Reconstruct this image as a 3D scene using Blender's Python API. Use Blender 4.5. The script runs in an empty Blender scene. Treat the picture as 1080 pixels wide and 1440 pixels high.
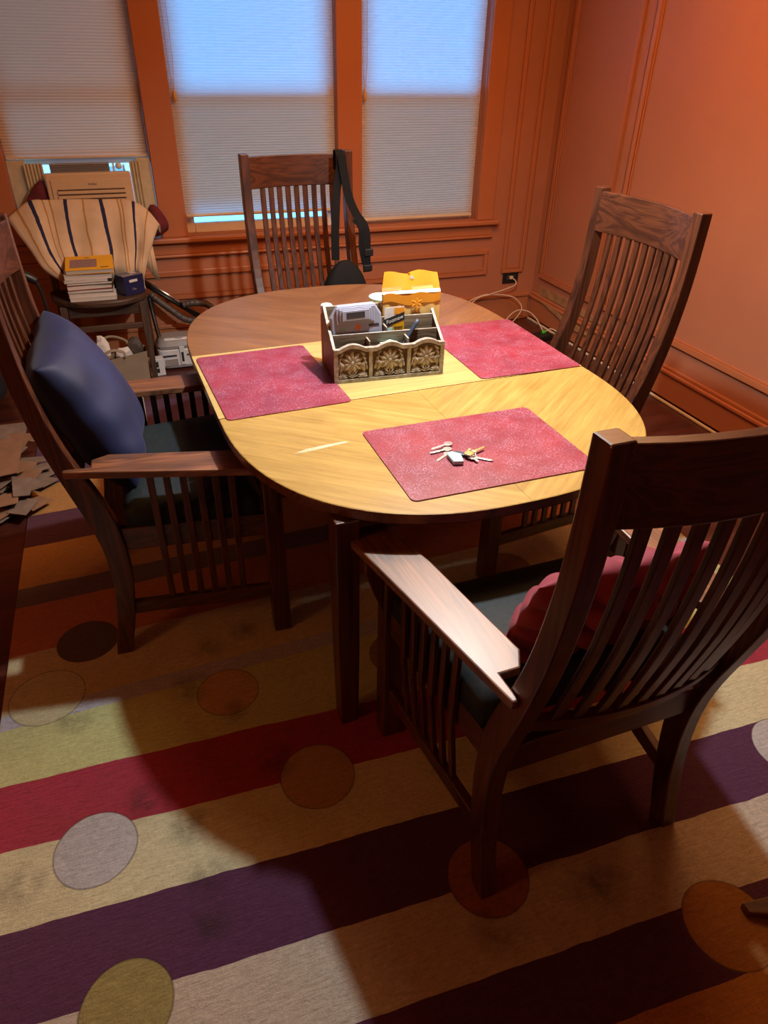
import bpy, bmesh, math, random
from mathutils import Vector, Matrix
S = bpy.context.scene
COL = S.collection
PI = math.pi
R = math.radians
random.seed(7)

# ------------------------------------------------------------------ materials
class NT:
    def __init__(self, name):
        self.m = bpy.data.materials.new(name); self.m.use_nodes = True
        self.t = self.m.node_tree; self.t.nodes.clear()
        self.out = self.t.nodes.new('ShaderNodeOutputMaterial')
    def n(self, typ, **kw):
        nd = self.t.nodes.new('ShaderNode' + typ)
        for k, v in kw.items(): setattr(nd, k, v)
        return nd
    def l(self, a, b): self.t.links.new(a, b)
    def val(self, sock, v):
        if hasattr(v, 'links') or hasattr(v, 'is_linked'): self.l(v, sock)
        else: sock.default_value = v
    def math(self, op, a, b=0.0, c=None, clamp=False):
        nd = self.n('Math', operation=op, use_clamp=clamp)
        self.val(nd.inputs[0], a); self.val(nd.inputs[1], b)
        if c is not None: self.val(nd.inputs[2], c)
        return nd.outputs[0]
    def mix(self, f, a, b, blend='MIX'):
        nd = self.n('Mix', data_type='RGBA', blend_type=blend)
        self.val(nd.inputs[0], f); self.val(nd.inputs[6], a); self.val(nd.inputs[7], b)
        return nd.outputs[2]
    def ramp(self, f, stops, interp='LINEAR'):
        nd = self.n('ValToRGB'); cr = nd.color_ramp; cr.interpolation = interp
        while len(cr.elements) > 1: cr.elements.remove(cr.elements[-1])
        cr.elements[0].position = stops[0][0]; cr.elements[0].color = c4(stops[0][1])
        for p, c in stops[1:]:
            e = cr.elements.new(p); e.color = c4(c)
        self.l(f, nd.inputs[0]); return nd.outputs[0]
    def coords(self, scale=(1, 1, 1), rot=(0, 0, 0), loc=(0, 0, 0), src='Object'):
        tc = self.n('TexCoord'); mp = self.n('Mapping')
        mp.inputs['Scale'].default_value = scale; mp.inputs['Rotation'].default_value = rot; mp.inputs['Location'].default_value = loc
        self.l(tc.outputs[src], mp.inputs[0]); return mp.outputs[0]
    def noise(self, vec, scale=5, detail=4, rough=.55, dist=0):
        nd = self.n('TexNoise'); self.l(vec, nd.inputs['Vector'])
        nd.inputs['Scale'].default_value = scale; nd.inputs['Detail'].default_value = detail
        nd.inputs['Roughness'].default_value = rough; nd.inputs['Distortion'].default_value = dist
        return nd.outputs['Fac']
    def bsdf(self, col, rough=.5, metal=0, spec=.5, coat=0, coatr=.2, sheen=0, trans=0, bump=None, bstr=.2, bdist=.002):
        b = self.n('BsdfPrincipled')
        self.val(b.inputs['Base Color'], col if hasattr(col, 'is_linked') else c4(col)); self.val(b.inputs['Roughness'], rough)
        b.inputs['Metallic'].default_value = metal; b.inputs['Specular IOR Level'].default_value = spec
        b.inputs['Coat Weight'].default_value = coat; b.inputs['Coat Roughness'].default_value = coatr
        b.inputs['Sheen Weight'].default_value = sheen; b.inputs['Transmission Weight'].default_value = trans
        if bump is not None:
            bp = self.n('Bump'); bp.inputs['Strength'].default_value = bstr; bp.inputs['Distance'].default_value = bdist
            self.l(bump, bp.inputs['Height']); self.l(bp.outputs[0], b.inputs['Normal'])
        self.l(b.outputs[0], self.out.inputs[0]); return b
def c4(c): return (c[0], c[1], c[2], 1.0) if len(c) == 3 else tuple(c)

def simple(name, c1, c2=None, scale=8, stretch=(1, 1, 1), rough=.5, bstr=.1, bdist=.002, **kw):
    t = NT(name)
    v = t.coords(stretch); f = t.noise(v, scale, 5)
    c2 = c2 or tuple(x * .82 for x in c1)
    col = t.ramp(f, [(.3, c2), (.7, c1)])
    t.bsdf(col, rough, bump=f, bstr=bstr, bdist=bdist, **kw)
    return t.m

def wood(name, dark, light, axis, rough=.38, coat=.25, scale=1.0, coatr=.25, spec=.5):
    t = NT(name)
    st = [28 * scale, 28 * scale, 28 * scale]; st[axis] = 1.6 * scale
    v = t.coords(tuple(st)); f = t.noise(v, 1.0, 5, .6, .6)
    st2 = [9 * scale] * 3; st2[axis] = .7 * scale
    g = t.noise(t.coords(tuple(st2)), 1.0, 3, .5, 2.2)
    ring = t.math('FRACT', t.math('MULTIPLY', g, 7.0))
    ring = t.math('ABSOLUTE', t.math('SUBTRACT', ring, .5))
    fac = t.math('ADD', t.math('MULTIPLY', f, .6), t.math('MULTIPLY', ring, .8), clamp=True)
    col = t.ramp(fac, [(.22, dark), (.75, light)])
    t.bsdf(col, rough, spec=spec, coat=coat, coatr=coatr, bump=fac, bstr=.12, bdist=.001)
    return t.m

M = {}
CD, CL = (.025, .0072, .0038), (.102, .0295, .0112)
for i, a in enumerate('xyz'): M['oak' + a] = wood('oak_grain_' + a, CD, CL, i)
for i, a in enumerate('xyz'): M['old' + a] = wood('old_brown_wood_' + a, (.028, .014, .008), (.09, .045, .024), i, rough=.55, coat=.05)
M['oakarm'] = wood('lit_worn_oak_arm', (.055, .017, .006), (.25, .088, .029), 1, rough=.5, coat=.62, coatr=.36, spec=.8)  # worn varnish gloss; light on the arms put into a lighter, redder colour
M['leather'] = simple('black_leather', (.016, .026, .031), (.010, .015, .018), scale=90, rough=.62, spec=.25, bstr=.15, bdist=.0008)
M['velvet'] = simple('blue_velvet', (.007, .015, .078), (.003, .006, .038), scale=7, rough=.7, sheen=.05, bstr=.3, bdist=.004)
M['tufted'] = simple('maroon_microfibre', (.27, .026, .055), (.19, .016, .036), scale=25, rough=.8, sheen=.08, bstr=.2)
M['strap'] = simple('black_webbing', (.007, .007, .008), scale=200, rough=.85, spec=.15, bstr=.3)
M['bagcloth'] = simple('black_nylon', (.006, .006, .007), scale=60, rough=.8, spec=.2, bstr=.2)
M['maroon'] = simple('maroon_cloth', (.16, .016, .026), (.08, .010, .016), scale=22, rough=.9, bstr=.4, bdist=.006)
M['cream'] = simple('cream_plastic', (.64, .45, .27), (.60, .42, .25), scale=30, rough=.45, bstr=.02)
M['darkslot'] = simple('dark_slot', (.10, .055, .03), scale=30, rough=.7)
M['white'] = simple('white_plastic', (.72, .72, .72), (.66, .67, .68), scale=20, rough=.35, bstr=.02)
M['paper'] = simple('white_paper', (.74, .70, .66), (.64, .60, .56), scale=40, rough=.85, bstr=.1)
M['pages'] = simple('book_pages', (.70, .62, .54), (.48, .42, .36), scale=3, stretch=(1, 1, 160), rough=.9, bstr=.3)
M['card'] = simple('cardboard', (.26, .135, .07), (.20, .10, .052), scale=16, rough=.9, bstr=.1)
M['card2'] = simple('grey_brown_cardboard', (.22, .155, .115), (.14, .10, .075), scale=16, rough=.9, bstr=.1)
M['kraft'] = simple('kraft_bag_paper', (.30, .235, .165), (.25, .19, .13), scale=14, rough=.85, bstr=.15)
M['blackplastic'] = simple('black_plastic', (.012, .012, .013), scale=30, rough=.4, bstr=.02)
M['greyplastic'] = simple('grey_plastic', (.33, .30, .28), (.29, .26, .25), scale=30, rough=.45, bstr=.02)
M['hose'] = simple('brown_grey_hose', (.085, .065, .055), scale=30, rough=.5)
M['chrome'] = simple('chrome', (.75, .75, .76), (.7, .7, .7), scale=10, rough=.22, metal=1)
M['steel'] = simple('nickel_key', (.70, .74, .76), (.55, .58, .60), scale=60, rough=.3, metal=.9)
M['brass'] = simple('brass_key', (.66, .55, .26), (.5, .4, .16), scale=60, rough=.35, metal=.9)
M['sash'] = simple('pale_sash_paint', (.80, .75, .72), (.74, .69, .66), scale=12, rough=.5)
M['rail'] = simple('shade_rail', (.70, .58, .42), (.66, .54, .38), scale=12, rough=.5)
M['tassel'] = simple('amber_pull', (.72, .42, .10), (.6, .32, .07), scale=20, rough=.4)
M['cord'] = simple('thin_cord', (.65, .55, .42), scale=20, rough=.7)
M['cable'] = simple('off_white_cable', (.74, .58, .44), scale=20, rough=.5)
M['green'] = simple('green_plug', (.10, .62, .03), scale=20, rough=.4)
M['curtain'] = simple('beige_accordion', (.62, .52, .34), (.5, .42, .28), scale=20, rough=.7)
M['navybox'] = simple('navy_carton', (.020, .020, .085), (.014, .014, .06), scale=20, rough=.4, bstr=.02)
M['greybox'] = simple('slate_carton', (.16, .16, .20), (.12, .12, .16), scale=20, rough=.4, bstr=.02)
M['redink'] = simple('red_spine', (.42, .05, .035), scale=20, rough=.6)
M['yellow'] = simple('yellow_cover', (.80, .42, .012), (.74, .37, .010), scale=20, rough=.35, bstr=.02)
M['picture'] = simple('mauve_picture', (.36, .22, .20), (.17, .09, .10), scale=120, rough=.4, bstr=.02)
M['mailer'] = simple('manila_mailer', (.80, .50, .17), (.70, .40, .10), scale=12, rough=.6, bstr=.3, bdist=.004)
M['mailero'] = simple('orange_mailer_flap', (.86, .36, .025), (.78, .28, .015), scale=10, rough=.5, bstr=.3, bdist=.004)
M['device'] = simple('blue_grey_plastic', (.35, .37, .48), (.32, .34, .45), scale=30, rough=.4, bstr=.02)
M['display'] = simple('dark_display', (.05, .05, .055), scale=50, rough=.25)
M['orange'] = simple('orange_sticker', (.85, .22, .03), scale=30, rough=.5)
M['cupw'] = simple('cyan_lit_cup', (.48, .78, .84), (.44, .74, .80), scale=20, rough=.35, bstr=.02)  # cyan light on the white cup is put into its colour
M['amber'] = simple('tan_container', (.42, .22, .10), (.36, .18, .08), scale=20, rough=.35, bstr=.02)
M['pen'] = simple('slate_blue_handle', (.045, .065, .11), scale=30, rough=.45)
M['black'] = simple('black_print', (.02, .02, .02), scale=40, rough=.6)
M['greybrownwood'] = wood('driftwood_panel', (.10, .065, .035), (.34, .25, .155), 0, rough=.6, coat=0, scale=1.6)
M['orgside'] = wood('organizer_side', (.05, .014, .008), (.13, .045, .022), 2, rough=.5, coat=.1)
M['carved'] = simple('whitewashed_carving', (.47, .44, .40), (.20, .16, .12), scale=60, rough=.6, bstr=.2)
M['carveback'] = simple('dark_recess_wood', (.10, .055, .03), (.05, .026, .014), scale=60, rough=.7)
M['teal'] = simple('pale_aqua_tag', (.45, .80, .80), (.40, .72, .74), scale=30, rough=.3)
M['darkcloth'] = simple('dark_navy_cloth', (.012, .012, .020), (.006, .006, .010), scale=8, rough=.85, bstr=.4, bdist=.01)

def paint_mat(name, base, gloss=.45):
    t = NT(name)
    v = t.coords((1, 1, 1)); f = t.noise(v, 2.2, 5, .6); g = t.noise(v, 60, 2, .5)
    col = t.ramp(f, [(.3, tuple(x * .90 for x in base)), (.7, base)])
    t.bsdf(col, gloss, spec=.4, bump=g, bstr=.06, bdist=.002); return t.m
WALL = (.46, .178, .095)
M['wall'] = paint_mat('terracotta_wall_paint', WALL, .5)
M['trim'] = paint_mat('terracotta_trim_paint', (.48, .165, .070), .36)
M['ceil'] = paint_mat('peach_ceiling', (.56, .27, .12), .8)
M['bare'] = simple('bare_plaster', (.46, .27, .12), (.28, .14, .06), scale=14, rough=.9, bstr=.4)

t = NT('dark_red_floorboards')            # boards run along x
co = t.coords(); sp = t.n('SeparateXYZ'); t.l(co, sp.inputs[0])
row = t.math('DIVIDE', sp.outputs[1], .057); fl = t.math('FLOOR', row); fr = t.math('FRACT', row)
wn = t.n('TexWhiteNoise', noise_dimensions='1D'); t.l(fl, wn.inputs['W'])
gv = t.coords((2, 40, 1)); g = t.noise(gv, 1, 5, .6, .5)
col = t.ramp(t.math('ADD', t.math('MULTIPLY', g, .7), t.math('MULTIPLY', wn.outputs['Value'], .3)), [(.25, (.030, .007, .005)), (.8, (.105, .026, .016))])
gap = t.math('LESS_THAN', fr, .03)
col = t.mix(gap, col, (.008, .003, .002, 1))
t.bsdf(col, .32, coat=.3, coatr=.2, bump=t.math('SUBTRACT', g, gap), bstr=.1); M['floor'] = t.m

# table veneers -------------------------------------------------------------
def table_wood(name, dark, light, mode):
    t = NT(name)
    co = t.coords(); sp = t.n('SeparateXYZ'); t.l(co, sp.inputs[0])
    u = t.math('ABSOLUTE', sp.outputs[0]) if mode == 'v' else sp.outputs[0]
    cb = t.n('CombineXYZ'); t.l(u, cb.inputs[0]); t.l(sp.outputs[1], cb.inputs[1])
    mp = t.n('Mapping'); mp.vector_type = 'TEXTURE'; t.l(cb.outputs[0], mp.inputs[0])
    mp.inputs['Rotation'].default_value = (0, 0, R(38) if mode == 'v' else 0)
    mp.inputs['Scale'].default_value = (.32, .014, 1)
    f = t.noise(mp.outputs[0], 1, 6, .65, .4)
    mp2 = t.n('Mapping'); mp2.vector_type = 'TEXTURE'; t.l(cb.outputs[0], mp2.inputs[0])
    mp2.inputs['Rotation'].default_value = (0, 0, R(38) if mode == 'v' else 0); mp2.inputs['Scale'].default_value = (.5, .10, 1)
    g = t.noise(mp2.outputs[0], 1.4, 3, .5, 1.0)
    pore = t.noise(mp.outputs[0], 4.5, 2, .8)
    fac = t.math('ADD', t.math('MULTIPLY', f, .55), t.math('MULTIPLY', g, .45))
    col = t.ramp(fac, [(.32, dark), (.66, light)])
    col = t.mix(t.math('MULTIPLY', t.math('GREATER_THAN', pore, .63), .35), col, c4(tuple(x * .45 for x in dark)))
    if mode == 'v':      # the joint between the two book-matched sheets
        j = t.math('LESS_THAN', u, .0012); col = t.mix(t.math('MULTIPLY', j, .6), col, c4(tuple(x * .4 for x in dark)))
    wear = t.noise(t.coords((1, 1, 1)), 5, 4, .6)
    rgh = t.math('ADD', t.math('MULTIPLY', wear, .25), .26)
    t.bsdf(col, rgh, spec=.5, bump=f, bstr=.05, bdist=.0006); return t.m
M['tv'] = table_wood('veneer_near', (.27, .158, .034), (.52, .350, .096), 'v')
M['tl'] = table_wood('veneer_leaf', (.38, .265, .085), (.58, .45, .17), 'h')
M['tf'] = table_wood('veneer_far', (.15, .066, .026), (.27, .13, .052), 'v')  # same veneer, grain sheen put into a darker tint
M['tedge'] = wood('table_edge', (.045, .013, .007), (.15, .05, .022), 0, rough=.3, coat=.5, coatr=.15)

t = NT('red_placemat')
co = t.coords(); f = t.noise(co, 7, 4, .6); g = t.noise(co, 260, 3, .7); s2 = t.noise(t.coords(loc=(3, 1, 0)), 14, 4, .6)
base = t.ramp(f, [(.35, (.19, .016, .036)), (.7, (.29, .024, .042))])
sm = t.math('MULTIPLY', t.math('SUBTRACT', g, .47, clamp=True), t.math('SUBTRACT', s2, .30, clamp=True))
col = t.mix(t.math('MULTIPLY', sm, 15.0, clamp=True), base, (.44, .23, .34, 1))
t.bsdf(col, .42, bump=g, bstr=.15, bdist=.0006); M['mat'] = t.m

# cellular shade cloth (lets daylight through) -----------------------------------
def shade_mat(name, colr, tr, trc):
    t = NT(name)
    d = t.n('BsdfDiffuse'); d.inputs[0].default_value = c4(colr)
    w = t.n('BsdfTranslucent'); w.inputs[0].default_value = c4(trc)
    mx = t.n('MixShader'); mx.inputs[0].default_value = tr
    f = t.noise(t.coords((1, 1, 30)), 8, 2)
    t.l(t.ramp(f, [(.3, tuple(x * .975 for x in colr)), (.7, colr)]), d.inputs[0])
    t.l(d.outputs[0], mx.inputs[1]); t.l(w.outputs[0], mx.inputs[2]); t.l(mx.outputs[0], t.out.inputs[0]); return t.m
M['shade'] = shade_mat('cellular_shade', (.86, .80, .76), .66, (.92, .93, .95))
M['shadedim'] = shade_mat('dim_daylight_shade', (.74, .60, .47), .24, (.98, .50, .30))  # weaker, warmer daylight at this window put into the cloth colours
t = NT('window_glass')
tr = t.n('BsdfTransparent'); gl = t.n('BsdfGlossy'); gl.inputs['Roughness'].default_value = .02
fz = t.n('Fresnel'); fz.inputs[0].default_value = 1.45; mx = t.n('MixShader'); tr.inputs[0].default_value = (.94, .98, 1, 1)
t.l(fz.outputs[0], mx.inputs[0]); t.l(tr.outputs[0], mx.inputs[1]); t.l(gl.outputs[0], mx.inputs[2]); t.l(mx.outputs[0], t.out.inputs[0]); M['glass'] = t.m
t = NT('daylight_filter')  # unseen filter, added and tinted to dim and warm daylight on the lower shades
tr = t.n('BsdfTransparent'); df = t.n('BsdfDiffuse'); df.inputs[0].default_value = (.10, .10, .10, 1); mx = t.n('MixShader')
wv = t.noise(t.coords(), 300, 1); tr.inputs[0].default_value = (1.0, .64, .50, 1)
t.l(t.math('ADD', t.math('MULTIPLY', wv, .06), .16), mx.inputs[0])
t.l(tr.outputs[0], mx.inputs[1]); t.l(df.outputs[0], mx.inputs[2]); t.l(mx.outputs[0], t.out.inputs[0]); M['dayfilter'] = t.m

# rug ---------------------------------------------------------------------------
t = NT('striped_rug_pile')
co = t.coords(); sp = t.n('SeparateXYZ'); t.l(co, sp.inputs[0]); X, Y = sp.outputs[0], sp.outputs[1]
k = t.n('MapRange'); k.inputs['From Min'].default_value = 1.36; k.inputs['From Max'].default_value = 1.60
k.inputs['To Min'].default_value = .036; k.inputs['To Max'].default_value = -.045; t.l(Y, k.inputs[0])
s = t.math('ADD', Y, t.math('MULTIPLY', X, k.outputs[0]))
wob = t.math('MULTIPLY', t.math('SUBTRACT', t.noise(co, 9, 2), .5), .012)
s = t.math('ADD', s, wob)
TAN, GREY, CRM, MAR = (.62, .50, .28), (.48, .47, .52), (.70, .65, .41), (.40, .035, .068)
PUR, GRN, BEI, ORG, RED = (.105, .033, .085), (.60, .60, .27), (.58, .50, .40), (.54, .25, .06), (.52, .16, .06)
st = [(0, PUR), (.30, ORG), (.42, PUR), (.565, BEI), (.762, PUR), (.955, CRM), (1.157, MAR), (1.362, GRN), (1.607, GREY),
      (1.665, TAN), (1.92, RED), (2.17, (.17, .105, .085)), (2.275, ORG), (2.545, (.10, .022, .045)), (2.78, ORG), (3.02, PUR)]
col = t.ramp(t.math('DIVIDE', s, 4.0), [(p / 4.0, c) for p, c in st], 'CONSTANT')
CIR = [(-.345, 1.90, .096, (.12, .075, .045)), (.060, 1.533, .092, (.62, .38, .15)), (.245, 1.158, .100, (.52, .31, .14)),
       (-.325, 1.132, .098, (.56, .55, .56)), (-.268, .752, .094, (.34, .28, .10)), (.560, .757, .097, (.36, .13, .085)),
       (1.03, .480, .100, (.42, .19, .05)), (-.460, 1.685, .108, (.60, .54, .32)), (1.55, .815, .100, (.56, .55, .56)), (1.16, 1.81, .100, (.34, .22, .10)), (.62, 1.52, .100, (.3, .2, .1))]
carve = None
for cx, cy, r, c in CIR:
    dx = t.math('SUBTRACT', X, cx); dy = t.math('SUBTRACT', Y, cy)
    d = t.math('SQRT', t.math('ADD', t.math('MULTIPLY', dx, dx), t.math('MULTIPLY', dy, dy)))
    d = t.math('ADD', d, t.math('MULTIPLY', wob, .5))
    col = t.mix(t.math('LESS_THAN', d, r), col, c4(c))
    ring = t.math('LESS_THAN', t.math('ABSOLUTE', t.math('SUBTRACT', d, r)), .0022)
    carve = ring if carve is None else t.math('MAXIMUM', carve, ring)
col = t.mix(t.math('MULTIPLY', carve, .45), col, (.05, .03, .02, 1))
dn = t.noise(co, 16, 4, .7)
stain = None
for cx, cy, r in [(.03, 1.74, .05), (.158, 1.79, .05), (-.046, 1.589, .06), (-.38, 1.565, .05), (.15, 1.24, .06), (-.077, .965, .05), (-.49, 1.09, .05), (.067, 1.45, .04), (-.19, 1.23, .06), (.8, .66, .07), (.53, .64, .06), (-.08, .87, .05), (-.1, 1.12, .05)]:
    dx = t.math('SUBTRACT', X, cx); dy = t.math('SUBTRACT', Y, cy)
    d = t.math('SQRT', t.math('ADD', t.math('MULTIPLY', dx, dx), t.math('MULTIPLY', dy, dy)))
    mk = t.math('SUBTRACT', 1.0, t.math('DIVIDE', d, r * 1.3), clamp=True)
    stain = mk if stain is None else t.math('MAXIMUM', stain, mk)
stain = t.math('MULTIPLY', t.math('MULTIPLY', stain, t.math('SUBTRACT', dn, .32, clamp=True)), 3.4, clamp=True)
col = t.mix(stain, col, t.mix(.72, col, (.03, .02, .015, 1)))
soil = t.noise(t.coords(loc=(4, 2, 0)), 3.2, 5, .6)
col = t.mix(t.math('MULTIPLY', t.math('SUBTRACT', soil, .42, clamp=True), 1.3), col, t.mix(.45, col, (.10, .06, .03, 1)))
pile = t.math('ADD', t.math('MULTIPLY', t.noise(co, 300, 3, .75), .6), t.math('MULTIPLY', t.noise(co, 85, 3, .7), .4))
rib = t.noise(t.coords((26, 150, 1), rot=(0, 0, R(-2))), 1, 2, .6)
shag = t.math('SUBTRACT', t.math('ADD', t.math('MULTIPLY', pile, 1.5), t.math('MULTIPLY', rib, .7)), .62, clamp=True)
col = t.mix(t.math('MULTIPLY', shag, .85), col, t.mix(.70, col, (.0, .0, .0, 1)))
hgt = t.math('SUBTRACT', t.math('ADD', pile, t.math('MULTIPLY', rib, .6)), t.math('MULTIPLY', carve, 1.5))
b = t.bsdf(col, .95, spec=.1, sheen=.1, bump=hgt, bstr=.8, bdist=.006); M['rug'] = t.m

# towel (uses its own UV across the weave) -----------------------------------------
t = NT('striped_towel')
uv = t.n('TexCoord'); sp = t.n('SeparateXYZ'); t.l(uv.outputs['UV'], sp.inputs[0])
u = t.math('ADD', sp.outputs[0], t.math('MULTIPLY', t.math('SUBTRACT', t.noise(t.coords(), 20, 2), .5), .01))
def band(c, w): return t.math('LESS_THAN', t.math('ABSOLUTE', t.math('SUBTRACT', u, c)), w)
base = t.ramp(t.noise(t.coords(), 14, 4), [(.3, (.60, .44, .28)), (.7, (.69, .52, .35))])
for c in (.19, .235, .445, .665, .69, .90, .05): base = t.mix(t.math('MULTIPLY', band(c, .0055), .85), base, (.42, .20, .03, 1))
for c in (.118, .333, .556, .778): base = t.mix(band(c, .0115), base, (.028, .030, .075, 1))
wv = t.noise(t.coords(), 380, 2)
t.bsdf(base, .95, spec=.1, bump=wv, bstr=.4, bdist=.002); M['towel'] = t.m

# ------------------------------------------------------------------ geometry helpers
def bm_new(): return bmesh.new()
def add_box(bm, x0, x1, y0, y1, z0, z1, mi=0):
    v = [bm.verts.new((x, y, z)) for z in (z0, z1) for y in (y0, y1) for x in (x0, x1)]
    for q in ((0, 2, 3, 1), (4, 5, 7, 6), (0, 1, 5, 4), (2, 6, 7, 3), (0, 4, 6, 2), (1, 3, 7, 5)):
        f = bm.faces.new([v[i] for i in q]); f.material_index = mi
    return v
def add_prism(bm, pts, z0, z1, mi=0, side_mi=None, bottom=True):
    lo = [bm.verts.new((p[0], p[1], z0)) for p in pts]; hi = [bm.verts.new((p[0], p[1], z1)) for p in pts]
    n = len(pts)
    f = bm.faces.new(hi); f.material_index = mi
    if bottom: bm.faces.new(lo[::-1]).material_index = mi if side_mi is None else side_mi
    for i in range(n):
        f = bm.faces.new((lo[i], lo[(i + 1) % n], hi[(i + 1) % n], hi[i])); f.material_index = mi if side_mi is None else side_mi
    return lo + hi
def add_rings(bm, rings, cap=True, closed=True, mi=0):
    vs = [[bm.verts.new(p) for p in r] for r in rings]; n = len(rings[0])
    for a, b in zip(vs, vs[1:]):
        for i in range(n if closed else n - 1):
            j = (i + 1) % n
            bm.faces.new((a[i], a[j], b[j], b[i])).material_index = mi
    if cap and closed:
        bm.faces.new(vs[0][::-1]).material_index = mi; bm.faces.new(vs[-1]).material_index = mi
    return vs
def smooth_path(pts, n=8):
    out = []; P = [Vector(p) for p in pts]
    P = [P[0] * 2 - P[1]] + P + [P[-1] * 2 - P[-2]]
    for i in range(1, len(P) - 2):
        for k in range(n):
            s = k / n; a, b, c, d = P[i - 1:i + 3]
            out.append(.5 * ((2 * b) + (c - a) * s + (2 * a - 5 * b + 4 * c - d) * s * s + (3 * b - a - 3 * c + d) * s ** 3))
    out.append(P[-2]); return out
def add_tube(bm, pts, r, seg=10, n=8, mi=0, smooth=True, flat=None):
    P = smooth_path(pts, n) if smooth else [Vector(p) for p in pts]
    up = Vector((0, 0, 1)); rings = []; prev = None
    for i, p in enumerate(P):
        d = (P[min(i + 1, len(P) - 1)] - P[max(i - 1, 0)]).normalized()
        if prev is None:
            a = d.cross(up)
            if a.length < .05: a = d.cross(Vector((1, 0, 0)))
        else: a = prev - d * prev.dot(d)
        a.normalize(); prev = a; b = d.cross(a)
        rr = r(i / (len(P) - 1)) if callable(r) else r
        ra, rb = (rr, rr) if flat is None else flat
        rings.append([p + a * ra * math.cos(2 * PI * j / seg) + b * rb * math.sin(2 * PI * j / seg) for j in range(seg)])
    add_rings(bm, rings, mi=mi)
def add_lathe(bm, prof, c=(0, 0, 0), seg=28, mi=0):
    rings = [[(c[0] + r * math.cos(2 * PI * j / seg), c[1] + r * math.sin(2 * PI * j / seg), c[2] + z) for j in range(seg)] for r, z in prof]
    add_rings(bm, rings, mi=mi)
def link(name, bm, mats, parent=None, bevel=0, smooth=False, seg=2, sub=0, mtx=None):
    bmesh.ops.remove_doubles(bm, verts=bm.verts, dist=1e-6)
    bmesh.ops.recalc_face_normals(bm, faces=bm.faces)
    if mtx is not None: bm.transform(mtx)
    me = bpy.data.meshes.new(name); bm.to_mesh(me); bm.free()
    for m in (mats if isinstance(mats, (list, tuple)) else [mats]): me.materials.append(M[m] if isinstance(m, str) else m)
    o = bpy.data.objects.new(name, me); COL.objects.link(o)
    if parent: o.parent = parent
    if bevel:
        b = o.modifiers.new('edge', 'BEVEL'); b.width = bevel; b.segments = seg; b.limit_method = 'ANGLE'; b.angle_limit = R(40)
    if sub:
        q = o.modifiers.new('sub', 'SUBSURF'); q.levels = sub; q.render_levels = sub
    if smooth or sub:
        for p in me.polygons: p.use_smooth = True
    return o
def box(name, x0, x1, y0, y1, z0, z1, m, parent=None, bevel=.002, **kw):
    bm = bm_new(); add_box(bm, x0, x1, y0, y1, z0, z1); return link(name, bm, m, parent, bevel, **kw)
def tag(o, label=None, cat=None, group=None, kind=None):
    if label: o['label'] = label
    if cat: o['category'] = cat
    if group: o['group'] = group
    if kind: o['kind'] = kind
    return o
def thing(name, label, cat, loc=(0, 0, 0), rz=0, group=None):
    o = bpy.data.objects.new(name, None); COL.objects.link(o); o.location = loc; o.rotation_euler = (0, 0, rz)
    o.empty_display_size = .05
    return tag(o, label, cat, group)
def dup(root, loc, rz, label):
    c = root.copy(); COL.objects.link(c); c.location = loc; c.rotation_euler = (0, 0, rz); c['label'] = label
    for ch in list(root.children):
        k = ch.copy(); COL.objects.link(k); k.parent = c
        for g in list(ch.children):
            q = g.copy(); COL.objects.link(q); q.parent = k
    return c
def structure(o): o['kind'] = 'structure'; return o
def writing(name, txt, size, m, parent, mtx, extrude=.0004, shear=0, spacing=1.0):
    cu = bpy.data.curves.new(name, 'FONT'); cu.body = txt; cu.size = size; cu.extrude = extrude; cu.align_x = 'CENTER'; cu.align_y = 'CENTER'
    cu.shear = shear; cu.space_character = spacing
    tmp = bpy.data.objects.new(name, cu); COL.objects.link(tmp)
    bpy.context.view_layer.update()
    me = bpy.data.meshes.new_from_object(tmp.evaluated_get(bpy.context.evaluated_depsgraph_get()))
    bpy.data.objects.remove(tmp); bpy.data.curves.remove(cu)
    me.transform(mtx); me.materials.clear(); me.materials.append(M[m]); me.name = name
    o = bpy.data.objects.new(name, me); COL.objects.link(o); o.parent = parent; return o

# ------------------------------------------------------------------ camera
cam = bpy.data.cameras.new('camera'); co_ = bpy.data.objects.new('camera', cam); COL.objects.link(co_)
yaw, pit, rol = R(20.014), R(33.5575), R(1.1077)
fw = Vector((math.sin(yaw) * math.cos(pit), math.cos(yaw) * math.cos(pit), -math.sin(pit)))
r0 = Vector((math.cos(yaw), -math.sin(yaw), 0)); u0 = r0.cross(fw)
rr_ = r0 * math.cos(rol) + u0 * math.sin(rol); uu_ = rr_.cross(fw)
co_.matrix_world = Matrix(((rr_.x, uu_.x, -fw.x, 0), (rr_.y, uu_.y, -fw.y, 0), (rr_.z, uu_.z, -fw.z, 1.65), (0, 0, 0, 1)))
cam.sensor_fit = 'VERTICAL'; cam.sensor_height = 36; cam.sensor_width = 27; cam.lens = 972.5 / 1440 * 36; cam.clip_start = .02
S.camera = co_

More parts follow.
